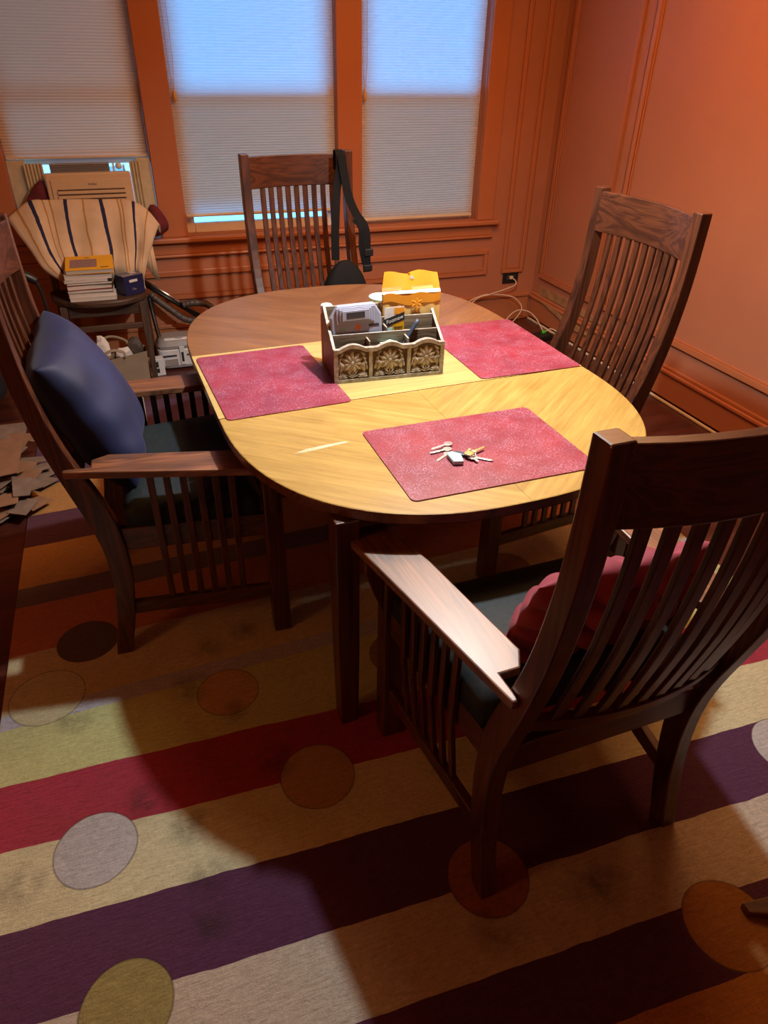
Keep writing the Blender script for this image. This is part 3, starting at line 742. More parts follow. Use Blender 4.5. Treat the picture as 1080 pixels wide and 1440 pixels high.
for j in range(6):
    f = j / 5; fl.append([(-W + 2 * W * i / 14 + .012 * f * (1 if i < 7 else -.6), .009 + .006 * math.sin(i * .8) + .016 * f, .236 + .052 * f + .004 * math.sin(i * .7 + 1) * f) for i in range(15)])
add_rings(bm, fl, closed=False); fo = link('flap', bm, 'mailero', en, smooth=True)
bm = bm_new(); rings = [[(-W + 2 * W * i / 14, -.0062 - .011 * math.sin(PI * i / 14) * .7 + dy, z0 + .005 * math.sin(i * .9) - (.012 * math.exp(-((i - 8) / 2.4) ** 2) if dy == 0 else 0)) for i in range(15)] for z0, dy in ((.200, 0), (.2275, -.0004))]
add_rings(bm, rings, closed=False); link('orange_lip', bm, 'mailero', en, smooth=True)
bm = bm_new(); add_rings(bm, [[(-W, -.006, .228), (W, -.006, .226)], [(-W, .004, .234), (W, .004, .236)]], closed=False); link('lining', bm, 'paper', en)
bm = bm_new()
for k in range(6): petal(bm, .014, .196, PI / 3 * k + PI / 2, .020 if k != 3 else .030, .005, y0=-.0175, dy=.001)
link('star_seal', bm, 'mailero', en)
bm = bm_new(); add_box(bm, -.058, -.036, -.0178, -.0165, .158, .170); link('postage_label', bm, 'paper', en)
bm = bm_new(); add_lathe(bm, [(.002, 0), (.006, 0), (.006, .0012), (.002, .0012)], seg=16); 
for v in bm.verts: x, y, z = v.co; v.co = (x + .004, .0165 - z, y + .272)
link('eyelet', bm, 'paper', en)
# carded packet
pk = thing('carded_packet', 'small packet with a slanted black band on yellow and white card in the organizer', 'packet', on_org(.045, .099, .008))
pk.rotation_euler = (R(-1), R(-1), R(-3.6))
box('card', -.034, .034, 0, .0012, 0, .196, 'paper', pk, .0005)
box('yellow_field', -.006, .0335, -.0005, -.0001, .002, .150, 'yellow', pk, 0); box('orange_corner', .000, .0335, -.0005, -.0001, .172, .193, 'mailero', pk, 0)
box('pale_field', -.0335, -.0065, -.0005, -.0001, .002, .128, 'teal', pk, 0)
bm = bm_new(); vs = [bm.verts.new((x, y, z)) for y in (-.0012, -.0007) for x, z in ((-.0345, .131), (.0345, .152), (.0345, .178), (-.0345, .157))]
bm.faces.new(vs[:4]); bm.faces.new(vs[7:3:-1]); link('black_band', bm, 'black', pk)
mt = lambda x, y, z, tilt=0: Matrix.Translation((x, y, z)) @ Matrix.Rotation(R(90), 4, 'X') @ Matrix.Rotation(tilt, 4, 'Z')
writing('band_lettering', 'Foomaw', .0175, 'paper', pk, mt(0, -.0015, .1545, R(17)), shear=.25)
writing('small_lettering', 'Butcord\nForBolt', .0088, 'black', pk, mt(.014, -.0008, .125))
# pen-like handle
bm = bm_new(); add_tube(bm, [on_org(.052, .040, .085), on_org(.075, .044, .125), on_org(.108, .050, .174)], .0068, 12, 4)
o = link('pen', bm, 'pen', None, smooth=True); tag(o, 'slate-blue pen-like handle leaning in the front slots of the organizer', 'pen')
# small clipping in the middle slot
bm = bm_new(); a = on_org(.000, .030, .100)
rg = [[on_org(-.02 + .012 * i, .018 + .018 * j, .098 + .004 * math.sin(i * 1.4 + j * 2) + .006 * j) for i in range(6)] for j in range(3)]
add_rings(bm, rg, closed=False); o = link('paper_slip', bm, 'teal', None); tag(o, 'pale curled slip lying in the middle front slot of the organizer', 'paper')
# cup
cp = bm_new(); add_lathe(cp, [(.002, 0), (.036, 0), (.040, .004), (.046, .130), (.050, .136), (.047, .138), (.043, .130), (.037, .008), (.002, .006)], seg=36)
o = link('cup', cp, 'cupw', None, smooth=True); o.location = (.868, 2.452, TZ + .0005); tag(o, 'white cup, tinted by cyan light, behind the organizer beside the envelope', 'cup')
# container behind the organizer
bt = thing('pill_container', 'slim tan container with a white cap behind the left side of the organizer', 'container', (.590, 2.215, TZ + .0005))
bm = bm_new(); add_lathe(bm, [(.002, 0), (.019, 0), (.021, .004), (.021, .165), (.016, .174)], seg=24); link('body', bm, 'amber', bt, smooth=True)
bm = bm_new(); add_lathe(bm, [(.0165, .1745), (.020, .1745), (.020, .196), (.017, .200), (.002, .200)], seg=24); link('cap', bm, 'white', bt, smooth=True)
# keys
ky = thing('key_bunch', 'bunch of keys with a pale aqua tag on the front red placemat', 'keys', (.735, 1.455, TZ + .0034))
def key(x, y, ang, ln, mname, z=0, tilt=0):
    bm = bm_new()
    add_prism(bm, [(.013 * math.cos(2 * PI * k / 14), .011 * math.sin(2 * PI * k / 14)) for k in range(14)], 0, .0022)
    P = [(.010, -.0045), (ln - .006, -.0045), (ln, 0), (ln - .004, .0028)]
    k = ln - .006; i = 0
    while k > .018: P.append((k, .0045 if i % 2 else .0022)); k -= .0045; i += 1
    P.append((.010, .0045)); add_prism(bm, P, .0002, .0020)
    link('key', bm, mname, ky, .0004, mtx=Matrix.Translation((x, y, z)) @ Matrix.Rotation(ang, 4, 'Z') @ Matrix.Rotation(-tilt, 4, 'Y'))
key(.000, .062, R(197), .060, 'steel', .006, .02); key(-.012, .040, R(188), .055, 'steel', .003); key(-.020, .020, R(214), .052, 'steel', .0)
key(.036, -.020, R(-38), .056, 'steel', .002); key(.040, -.004, R(22), .050, 'brass', .007); key(.026, -.012, R(60), .030, 'brass', .010); key(.030, -.024, R(-75), .028, 'steel', .005)
bm = bm_new(); rg = []
for k in range(29): rg.append((.030 + .014 * math.cos(2 * PI * k / 28), -.014 + .014 * math.sin(2 * PI * k / 28), .010 + .003 * math.sin(4 * PI * k / 28)))
add_tube(bm, rg, .0014, 8, 1, smooth=False); link('key_ring', bm, 'chrome', ky, smooth=True)
bm = bm_new(); add_prism(bm, [(-.030, -.042), (-.004, -.048), (.006, -.008), (-.014, .014), (-.030, .004)], .001, .0125); link('aqua_tag', bm, 'teal', ky, .0025)
bm = bm_new(); add_prism(bm, [(.004, .022), (-.010, .012), (.018, -.014), (.030, -.004)], .001, .0075); link('dark_fob', bm, 'pen', ky, .002)

# ------------------------------------------------------------------ bag hanging on the window-side chair
sb = thing('shoulder_bag', 'black shoulder bag hung by its strap on the window-side chair', 'bag', (1.02, 3.46, .56))
off = Matrix.Translation(-sb.location)
def ribbon(bm, pts, wid, axis=(1, 0, .0), n=8, tk=.0016):
    P = smooth_path(pts, n); A = Vector(axis).normalized(); rings = []
    for i, p in enumerate(P):
        d = (P[min(i + 1, len(P) - 1)] - P[max(i - 1, 0)]).normalized(); a = (A - d * A.dot(d)).normalized(); nrm = a.cross(d)
        rings.append([p - a * wid / 2 - nrm * tk, p + a * wid / 2 - nrm * tk, p + a * wid / 2 + nrm * tk, p - a * wid / 2 + nrm * tk])
    add_rings(bm, rings)
bm = bm_new()
ribbon(bm, [(.955, 3.385, .80), (.958, 3.395, .92), (.968, 3.410, 1.02), (.985, 3.440, 1.12), (1.008, 3.462, 1.20), (1.012, 3.478, 1.256), (1.014, 3.505, 1.266), (1.016, 3.535, 1.258), (1.018, 3.545, 1.18)], .040)
ribbon(bm, [(1.013, 3.455, 1.256), (1.022, 3.435, 1.16), (1.035, 3.415, 1.08), (1.062, 3.395, 1.01), (1.098, 3.375, .955), (1.108, 3.365, .90), (1.106, 3.360, .82), (1.110, 3.36, .74)], .040)
link('strap', bm, 'strap', sb, mtx=off)
bm = bm_new(); ribbon(bm, [(1.058, 3.392, .985), (1.085, 3.37, .94), (1.085, 3.365, .86), (1.10, 3.36, .78)], .034); link('loose_strap_end', bm, 'strap', sb, mtx=off)
bm = bm_new(); add_box(bm, 1.095, 1.140, 3.352, 3.366, .815, .850); link('buckle', bm, 'blackplastic', sb, .004, mtx=off)
bm = bm_new(); add_box(bm, 1.09, 1.135, 3.350, 3.364, .745, .775); link('buckle', bm, 'blackplastic', sb, .004, mtx=off)
bm = bm_new(); rings = []
for z, w, d in ((.575, .085, .055), (.60, .115, .065), (.66, .115, .06), (.72, .095, .045), (.77, .06, .025), (.80, .018, .010)):
    cx = 1.005 - (.805 - z) * .02
    rings.append([(cx + w * math.copysign(abs(math.cos(2 * PI * k / 24)) ** .6, math.cos(2 * PI * k / 24)), 3.385 + d * math.copysign(abs(math.sin(2 * PI * k / 24)) ** .6, math.sin(2 * PI * k / 24)) + .004 * math.sin(k * 2.1 + z * 40), z) for k in range(24)])
add_rings(bm, rings); link('bag_body', bm, 'bagcloth', sb, smooth=True, sub=1, mtx=off)

# ------------------------------------------------------------------ air conditioner
ac = thing('air_conditioner', 'cream window air conditioner under the raised tan shade', 'air conditioner', (-.132, 4.44, .716))
off = Matrix.Translation(-ac.location)
def acp(name, x0, x1, y0, y1, z0, z1, m, bev=.004):
    bm = bm_new(); add_box(bm, x0, x1, y0, y1, z0, z1); return link(name, bm, m, ac, bev, mtx=off)
acp('body', -.335, .070, 4.475, 4.86, .718, 1.062, 'greyplastic')
acp('front_frame', -.352, .088, 4.430, 4.4745, .718, 1.085, 'cream', .008)
bm = bm_new(); P = [(-.330, 1.052), (.066, 1.052), (.060, 1.020), (-.300, 1.006), (-.330, 1.030)]
add_box(bm, -.328, .064, 4.4245, 4.4295, .74, 1.054); link('front_cover', bm, 'cream', ac, .003, mtx=off)
bm = bm_new()
for k in range(9): add_box(bm, -.300, .046, 4.4205, 4.4242, 1.000 - .0235 * k, 1.006 - .0235 * k, 0)
link('louvre_slots', bm, 'darkslot', ac, 0, mtx=off)
bm = bm_new()
for k in range(9):
    add_box(bm, -.302, .050, 4.4165, 4.4242, .9765 + .007 - .0235 * k, .9765 + .0225 - .0235 * k)
link('louvres', bm, 'cream', ac, .002, mtx=off)
writing('maker_lettering', 'bnidau', .0165, 'black', ac, off @ Matrix.Translation((-.118, 4.4240, 1.030)) @ Matrix.Rotation(R(90), 4, 'X'))
bm = bm_new(); add_box(bm, -.325, -.015, 4.56, 4.575, 1.064, 1.118)
for k in range(6): add_box(bm, -.325, -.015, 4.548, 4.5595, 1.068 + .0085 * k, 1.0715 + .0085 * k)
link('top_grille', bm, 'greyplastic', ac, .001, mtx=off)
acp('top_bracket', .000, .012, 4.555, 4.575, 1.064, 1.115, 'white', .002); acp('top_bracket', .055, .066, 4.555, 4.575, 1.064, 1.105, 'white', .002)
bm = bm_new(); add_lathe(bm, [(.002, -.012), (.016, -.010), (.018, 0), (.016, .008), (.002, .010)], seg=18)
for v in bm.verts: x, y, z = v.co; v.co = (.034 + x, 4.556 + z, 1.100 + y)
link('round_latch', bm, 'white', ac, smooth=True, mtx=off)
for x0, x1, nm in ((-.448, -.354, 1), (.090, .150, 1)):
    bm = bm_new(); k = 0; pr = None; x = x0
    while x <= x1 + 1e-6:
        y = 4.515 + (.006 if k % 2 else -.006); cu = [bm.verts.new((x, y, z)) for z in (.72, 1.125)]
        if pr: bm.faces.new((pr[0], cu[0], cu[1], pr[1]))
        pr = cu; x += .0085; k += 1
    link('accordion_panel', bm, 'curtain', ac, mtx=off)
acp('side_strip', -.534, -.440, 4.535, 4.555, .718, 1.139, 'curtain', .003)
acp('side_strip', .130, .206, 4.530, 4.550, .718, 1.139, 'curtain', .003)
# rags stuffed beside the air conditioner
def rag(name, pts, label, seed):
    rnd = random.Random(seed); bm = bm_new(); rings = []
    for (x, y, z, rx, ry, rz) in pts:
        rings.append([(x + rx * math.cos(a) * (1 + .22 * math.sin(3 * a + x * 40) + .12 * rnd.uniform(-1, 1)), y + ry * math.sin(a), z + rz * math.cos(a) * .4 + .012 * rnd.uniform(-1, 1)) for a in [2 * PI * k / 16 for k in range(16)]])
    add_rings(bm, rings); return tag(link(name, bm, 'maroon', None, smooth=True, sub=1), label, 'cloth')
rag('stuffed_cloth', [(-.425, 4.475, .725, .075, .025, .03), (-.430, 4.470, .80, .085, .028, .03), (-.440, 4.462, .88, .085, .03, .05), (-.425, 4.462, .95, .065, .03, .05), (-.405, 4.466, 1.01, .042, .024, .05), (-.385, 4.468, 1.05, .02, .015, .02)], 'maroon cloth stuffed into the gap left of the air conditioner', 3)
rag('stuffed_cloth', [(.17, 4.470, .735, .06, .02, .02), (.19, 4.430, .76, .055, .028, .03), (.205, 4.425, .80, .045, .03, .04), (.185, 4.45, .85, .035, .025, .04), (.165, 4.470, .905, .018, .014, .03)], 'maroon cloth bunched on the sill right of the air conditioner', 5)

# ------------------------------------------------------------------ old chair with towel, books, carton
oc = thing('side_chair', 'old brown wooden chair with a scooped seat, under the air conditioner', 'chair', (-.19, 4.2, 0))
off = Matrix.Translation(-oc.location)
bm = bm_new(); front = [(-.455, 4.330), (-.435, 4.210), (-.385, 4.135), (-.30, 4.085), (-.20, 4.062), (-.10, 4.068), (-.02, 4.100), (.045, 4.165), (.066, 4.26)]
back = [(.06, 4.375), (-.45, 4.375)]
add_prism(bm, [(p.x, p.y) for p in smooth_path([(x, y, 0) for x, y in front], 4)] + back, .462, .494); link('seat', bm, 'oldx', oc, .008, mtx=off)
for fx, fy, tx, ty, nm in ((-.405, 4.075, -.385, 4.150, 'leg'), (.030, 4.085, .030, 4.150, 'leg')):
    bm = bm_new(); add_rings(bm, [[(x + a * w, y + b * w, z) for a, b in ((-1, -1), (1, -1), (1, 1), (-1, 1))] for x, y, z, w in ((fx, fy, .002, .014), ((fx + tx) / 2, (fy + ty) / 2, .23, .018), (tx, ty, .4615, .020))]); link(nm, bm, 'oldz', oc, .004, mtx=off)
for x in (-.42, .045):
    bm = bm_new(); add_rings(bm, [[(x + a * .018, y + b * .016, z) for a, b in ((-1, -1), (1, -1), (1, 1), (-1, 1))] for y, z in ((4.36, .002), (4.375, .25), (4.392, .50), (4.400, .75), (4.405, .94))]); link('rear_post', bm, 'oldz', oc, .004, mtx=off)
def ob(name, x0, x1, y0, y1, z0, z1):
    bm = bm_new(); add_box(bm, x0, x1, y0, y1, z0, z1); link(name, bm, 'oldx', oc, .004, mtx=off)
ob('front_rail', -.364, .010, 4.134, 4.158, .395, .4615); ob('stretcher', -.375, .011, 4.110, 4.128, .318, .352); ob('crest_rail', -.401, .026, 4.388, 4.412, .86, .935); ob('cross_rail', -.401, .026, 4.382, 4.404, .66, .70)
# towel over its back
TG = [[(-0.574, 4.36, 0.884), (-0.453, 4.385, 0.959), (-0.362, 4.39, 0.961), (-0.273, 4.39, 0.961), (-0.184, 4.39, 0.958), (-0.093, 4.39, 0.954), (-0.005, 4.39, 0.951), (0.075, 4.385, 0.938), (0.14, 4.38, 0.895), (0.196, 4.36, 0.817)],
 [(-0.537, 4.3, 0.822), (-0.432, 4.335, 0.892), (-0.354, 4.345, 0.894), (-0.277, 4.35, 0.89), (-0.188, 4.345, 0.886), (-0.09, 4.35, 0.881), (-0.001, 4.345, 0.878), (0.065, 4.34, 0.868), (0.117, 4.33, 0.842), (0.162, 4.32, 0.77)],
 [(-0.492, 4.26, 0.741), (-0.416, 4.29, 0.803), (-0.351, 4.31, 0.81), (-0.28, 4.325, 0.807), (-0.19, 4.315, 0.804), (-0.088, 4.325, 0.797), (-0.01, 4.315, 0.795), (0.057, 4.31, 0.789), (0.097, 4.3, 0.758), (0.137, 4.29, 0.724)],
 [(-0.443, 4.22, 0.644), (-0.394, 4.25, 0.708), (-0.346, 4.28, 0.735), (-0.277, 4.3, 0.738), (-0.186, 4.29, 0.735), (-0.085, 4.3, 0.716), (-0.012, 4.29, 0.706), (0.045, 4.3, 0.7), (0.074, 4.28, 0.672), (0.1, 4.27, 0.649)],
 [(-0.356, 4.18, 0.58), (-0.348, 4.19, 0.615), (-0.324, 4.23, 0.648), (-0.267, 4.25, 0.662), (-0.187, 4.24, 0.66), (-0.094, 4.25, 0.636), (-0.019, 4.25, 0.631), (0.025, 4.26, 0.617), (0.052, 4.25, 0.602), (0.071, 4.25, 0.577)]]
TG = [[(x, y + .024, z - (.03 if 0 < i < 9 else .05)) for i, (x, y, z) in enumerate(TG[0])]] + TG
TG.append([(-.345, 4.185, .545), (-.335, 4.20, .560), (-.310, 4.245, .580), (-.262, 4.262, .585), (-.187, 4.262, .585), (-.094, 4.265, .572), (-.019, 4.265, .565), (.025, 4.268, .556), (.048, 4.262, .545), (.060, 4.262, .530)])
TG.append([(x, y - .012, .498) for x, y, z in TG[-1]])
rows = [smooth_path(r, 6) for r in TG]; colsn = len(rows[0])
cols_ = [smooth_path([rows[j][i] for j in range(len(rows))], 6) for i in range(colsn)]
bm = bm_new(); uvl = bm.loops.layers.uv.new('UVMap'); g = []
for i in range(colsn):
    g.append([bm.verts.new(p + Vector((0, .010 * math.sin(i * .55 + j * .12) * min(1, j / 14), 0))) for j, p in enumerate(cols_[i])])
for i in range(colsn - 1):
    for j in range(len(g[0]) - 1):
        f = bm.faces.new((g[i][j], g[i + 1][j], g[i + 1][j + 1], g[i][j + 1]))
        for lp, (a, b) in zip(f.loops, ((i, j), (i + 1, j), (i + 1, j + 1), (i, j + 1))): lp[uvl].uv = (a / (colsn - 1), b / (len(g[0]) - 1))
# lower fold at the right
fq = [(.100, 4.318, .735), (.139, 4.305, .715), (.150, 4.300, .515), (.112, 4.298, .560), (.078, 4.300, .635)]
fv = [bm.verts.new(p) for p in fq]; f = bm.faces.new(fv)
for lp, u_ in zip(f.loops, (.84, .95, .97, .86, .80)): lp[uvl].uv = (u_, .5)
tw = link('towel', bm, 'towel', None, smooth=True)
sd = tw.modifiers.new('cloth', 'SOLIDIFY'); sd.thickness = .005; sd.offset = 0
tag(tw, 'cream towel with navy and ochre stripes draped over the old wooden chair', 'towel')
# towel-wrapped grey lump: bunched cloth behind the books
bm = bm_new(); rings = []
for k in range(9):
    f = k / 8; x = -.335 + .25 * f; w = .030 * math.sin(PI * (.15 + .7 * f)) + .010
    rings.append([(x, 4.222 + w * .6 * math.cos(a), .600 + .075 * math.sin(PI * f) * .6 + w * 1.5 * math.sin(a) + .006 * math.sin(5 * f + a)) for a in [2 * PI * q / 12 for q in range(12)]])
add_rings(bm, rings); o = link('bunched_cloth', bm, simple('grey_brown_cloth', (.34, .27, .19), (.20, .15, .10), scale=18, rough=.95), None, smooth=True, sub=1)
tag(o, 'grey-brown bunched cloth between the striped towel and the book stack', 'cloth')
# books
zb = .4945; rnd = random.Random(2)
spec = [(.022, 'white-edged paperback at the bottom of the stack on the old chair', 'paper'), (.019, 'second book from the bottom of the stack on the old chair', 'paper'), (.018, 'third book from the bottom, with a thin dark cover, in the old-chair stack', 'black'),
        (.024, 'book with a red cover edge midway up the old-chair stack', 'redink'), (.014, 'thin dark-lettered book just above the red-edged one in the stack', 'black'), (.014, 'white magazine third from the top of the old-chair stack', 'paper'), (.030, 'thick pale book directly under the yellow-covered one', 'paper')]
def book(x0, w, y0, d, z, hgt, cover, rz, label):
    b = thing('book', label, 'book', (x0 + w / 2, y0 + d / 2, z), rz, 'books stacked on the old chair')
    box('page_block', -w / 2 + .001, w / 2 - .002, -d / 2 + .002, d / 2 - .002, .0018, hgt - .0018, 'pages', b, .001)
    bm = bm_new(); add_box(bm, -w / 2, w / 2, -d / 2, d / 2, 0, .0016); add_box(bm, -w / 2, w / 2, -d / 2, d / 2, hgt - .0016, hgt); add_box(bm, -w / 2, w / 2, d / 2 - .0015, d / 2, .0017, hgt - .0017)
    link('cover', bm, cover, b); return b
for i, (hh, lab, cov) in enumerate(spec):
    book(-.345 + rnd.uniform(-.004, .008), .228 + rnd.uniform(-.008, .012), 4.105 + rnd.uniform(-.004, .004), .145, zb, hh, cov, R(rnd.uniform(-2, 2.5)), lab); zb += hh + .0004
yb = book(-.328, .242, 4.094, .155, zb + .0005, .024, 'yellow', R(-1.5), 'yellow-covered paperback with a mauve picture on top of the book stack')
yb.rotation_euler = (R(14), 0, R(-1.5)); yb.location.z += .019
box('cover_picture', -.098, .038, -.050, .038, .0242, .0246, 'picture', yb, 0)
bm = bm_new(); add_box(bm, .056, .098, -.058, -.051, .0242, .0245); link('cover_print', bm, 'black', yb)
# carton
ct = thing('carton', 'small navy and slate cardboard carton beside the book stack', 'box', (-.018, 4.205, .4955), R(30))
box('carton_body', -.062, .062, -.045, .045, .0, .103, 'navybox', ct, .002)
box('top_face', -.0605, .0605, -.0435, .0435, .1031, .1036, 'greybox', ct, 0); box('top_patch', .012, .045, -.010, .034, .1037, .1040, 'pages', ct, 0)
bm = bm_new(); add_box(bm, -.028, .022, -.0456, -.0451, .068, .082); link('white_label', bm, 'paper', ct)
writing('carton_lettering', 'Oo', .018, 'greyplastic', ct, Matrix.Translation((-.005, -.0454, .030)) @ Matrix.Rotation(R(90), 4, 'X'))
writing('top_lettering', 'Pumme', .020, 'paper', ct, Matrix.Translation((-.020, -.022, .1038)))
# handle leaning at the left of the old chair
gh = thing('handle_tube', 'black tube with a thick padded grip leaning left of the old brown chair', 'handle', (-.40, 3.86, 0))
off = Matrix.Translation(-gh.location)
bm = bm_new(); add_tube(bm, [(-.462, 3.9, .675), (-.448, 3.9, .62), (-.436, 3.895, .48), (-.425, 3.89, .34), (-.41, 3.87, .004)], .0085, 10, 6); link('tube', bm, 'blackplastic', gh, smooth=True, mtx=off)
bm = bm_new(); add_tube(bm, [(-.560, 3.9, .722), (-.53, 3.9, .712), (-.49, 3.9, .693), (-.455, 3.9, .668)], lambda f: .018 + .006 * math.sin(PI * f), 12, 6); link('grip', bm, 'blackplastic', gh, smooth=True, mtx=off)
# paper bag with contents
pb = thing('paper_bag', 'grey-brown paper shopping bag on the floor under the old chair', 'bag', (-.145, 4.03, 0), R(4))
bm = bm_new()
rg = [[(-.142, -.055, z), (.142, -.055, z + a), (.142, .055, z + a), (.0, .050, z), (-.142, .055, z)] for z, a in ((.001, 0), (.10, .01), (.205, .035))]
rg[2] = [(-.150, -.062, .190), (.148, -.058, .228), (.150, .058, .225), (.0, .030, .205), (-.150, .055, .200)]
add_rings(bm, rg, cap=False); bm.faces.new([bm.verts[i] for i in ()]) if False else None
link('bag_body', bm, 'kraft', pb, .001)
bm = bm_new(); add_tube(bm, [(-.085, -.064, .195), (-.080, -.066, .235), (-.03, -.066, .255), (.02, -.066, .240), (.028, -.062, .205)], .004, 8, 6, flat=(.004, .009)); link('handle', bm, 'kraft', pb, smooth=True)
bm = bm_new(); add_tube(bm, [(-.11, .050, .20), (-.10, .052, .26), (-.03, .052, .295), (.05, .052, .262), (.06, .050, .21)], .004, 8, 6, flat=(.004, .009)); link('handle', bm, 'kraft', pb, smooth=True)
def crumple(name, c, s_, label, m, seed, cat):
    rnd = random.Random(seed); bm = bm_new(); bmesh.ops.create_icosphere(bm, subdivisions=2, radius=1)
    for v in bm.verts:
        f = 1 + rnd.uniform(-.22, .22); v.co = Vector((c[0] + v.co.x * s_[0] * f, c[1] + v.co.y * s_[1] * f, c[2] + v.co.z * s_[2] * f))
    return tag(link(name, bm, m, None), label, cat)
crumple('crumpled_paper', (-.225, 4.055, .225), (.035, .025, .085), 'tall crumpled white paper sticking up at the left of the paper bag', 'paper', 1, 'paper')
crumple('crumpled_paper', (-.120, 4.050, .190), (.045, .025, .050), 'white paper scrap in the middle of the paper bag, behind its handle', 'paper', 4, 'paper')
crumple('dark_bundle', (-.055, 4.075, .225), (.045, .03, .055), 'dark mottled bundle at the back right of the paper bag', 'hose', 6, 'bundle')
crumple('paper_ball', (-.225, 3.935, .11), (.030, .025, .022), 'small white paper ball in front of the paper bag', 'paper', 8, 'paper')
sbx = thing('small_box', 'small black and white box on the floor between paper bag and vacuum', 'box', (.045, 4.19, 0), R(8))
box('box_body', -.045, .045, -.03, .03, .001, .105, 'white', sbx, .002)
bm = bm_new()
for a, b, c, d in ((-.038, -.018, .06, .085), (-.012, .010, .055, .09), (-.036, -.02, .03, .05), (-.01, .012, .02, .048)): add_box(bm, a, b, -.0306, -.0301, c, d)
link('dark_print', bm, 'black', sbx)
# vacuum cleaner
vc = thing('vacuum_cleaner', 'white and grey canister vacuum with a thick hose on the floor left of the table', 'vacuum cleaner', (.19, 4.32, 0))
bm = bm_new()
def rrect(w, d, z, n=24, e=.45, dx=0, dy=0): return [(dx + w * math.copysign(abs(math.cos(2 * PI * k / n)) ** e, math.cos(2 * PI * k / n)), dy + d * math.copysign(abs(math.sin(2 * PI * k / n)) ** e, math.sin(2 * PI * k / n)), z) for k in range(n)]
add_rings(bm, [rrect(.115, .085, .012), rrect(.125, .095, .03), rrect(.125, .095, .125), rrect(.122, .092, .130)]); link('canister', bm, 'white', vc, .002)
bm = bm_new(); add_rings(bm, [rrect(.122, .092, .1305), rrect(.124, .094, .150), rrect(.108, .080, .178), rrect(.085, .058, .192), rrect(.07, .045, .194)]); link('lid', bm, 'greyplastic', vc, .002)
bm = bm_new(); add_rings(bm, [rrect(.080, .020, .172, dy=-.060), rrect(.078, .018, .186, dy=-.052), rrect(.07, .015, .192, dy=-.045)]); link('lid_inset', bm, 'white', vc, .002)
bm = bm_new(); add_rings(bm, [rrect(.028, .010, .186, e=.8, dx=.012, dy=-.058), rrect(.026, .008, .198, e=.8, dx=.012, dy=-.056)]); link('power_button', bm, 'greyplastic', vc, .002)
box('latch', .004, .034, -.104, -.0955, .035, .150, 'white', vc, .003); box('latch_slot', .012, .026, -.1048, -.1041, .055, .115, 'black', vc, 0)
box('vent_slot', -.095, -.015, -.0966, -.0955, .088, .098, 'black', vc, 0); box('vent_slot', .045, .10, -.0966, -.0955, .088, .098, 'black', vc, 0); box('label_plate', -.085, -.012, -.0966, -.0955, .030, .072, 'greyplastic', vc, 0)
off = Matrix.Translation(-vc.location)
bm = bm_new(); hp = smooth_path([(.086, 4.44, .415), (.12, 4.42, .380), (.19, 4.40, .320), (.26, 4.39, .262), (.33, 4.38, .245), (.41, 4.38, .26), (.44, 4.39, .30), (.40, 4.41, .335), (.32, 4.42, .345), (.262, 4.425, .335)], 10)
add_tube(bm, hp, lambda f: .020 + .0015 * math.sin(f * 420), 12, 1, smooth=False); link('hose', bm, 'hose', vc, smooth=True, mtx=off)
bm = bm_new(); add_tube(bm, [(.052, 4.455, .500), (.36, 4.455, .262)], .010, 12, 1, smooth=False); link('wand', bm, 'chrome', vc, smooth=True, mtx=off)
bm = bm_new(); add_tube(bm, [(.050, 4.450, .478), (.36, 4.450, .240)], .011, 12, 1, smooth=False); link('wand_sleeve', bm, 'blackplastic', vc, smooth=True, mtx=off)
bm = bm_new(); add_tube(bm, [(.095, 4.30, .15), (.082, 4.40, .28), (.075, 4.44, .40)], .012, 10, 6); link('hose_rest', bm, 'blackplastic', vc, smooth=True, mtx=off)

# ------------------------------------------------------------------ cardboard, dark bag
rnd = random.Random(11); first = None; LAB = 'torn cardboard piece in the loose pile on the dark floor left of the rug'
def cardpiece(x, y, z, w, d, rz, tx, ty, m, label, grp='cardboard pieces in the floor pile'):
    bm = bm_new(); P = [(-w / 2, -d / 2), (w / 2 * rnd.uniform(.8, 1), -d / 2 * rnd.uniform(.8, 1)), (w / 2, d / 2 * rnd.uniform(.7, 1)), (w * .1, d / 2), (-w / 2 * rnd.uniform(.7, 1), d / 2 * rnd.uniform(.8, 1))]
    add_prism(bm, P, 0, .0032); o = link('cardboard_piece', bm, m, None); o.location = (x, y, z); o.rotation_euler = (tx, ty, rz); tag(o, label, 'cardboard', grp); return o
k = 0
for lvl in range(9):
    for q in range(7 - lvl // 2):
        f = rnd.random()
        x = -.52 - .30 * rnd.random() - .010 * lvl; y = 2.76 + .055 * lvl * .6 + rnd.uniform(-.06, .34)
        cardpiece(x, y, .022 + lvl * .0105 + q * .0012, rnd.uniform(.08, .17), rnd.uniform(.05, .11), rnd.uniform(0, 6.28), rnd.uniform(-.10, .10), rnd.uniform(-.10, .10), 'card2' if rnd.random() < .7 else 'card', LAB)
cardpiece(-.80, 3.13, .118, .42, .40, R(3), R(4), R(-3), 'card', 'large flat brown cardboard sheet lying on top of the torn cardboard pile')
cardpiece(-.76, 3.33, .136, .34, .16, R(4), R(2), R(-1), 'card2', 'narrow pale cardboard strip across the back of the torn cardboard pile')
cardpiece(-.70, 2.79, .075, .20, .12, R(12), R(-5), R(2), 'card', 'reddish cardboard flap at the front edge of the torn pile')
bm = bm_new(); rings = []
for z, w, d in ((.004, .22, .26), (.10, .25, .30), (.22, .23, .26), (.32, .15, .17), (.37, .05, .06)):
    rings.append([(-.98 + w * math.cos(2 * PI * q / 22) * (1 + .06 * math.sin(5 * q)), 4.02 + d * math.sin(2 * PI * q / 22), z + .01 * math.sin(q * 1.9)) for q in range(22)])
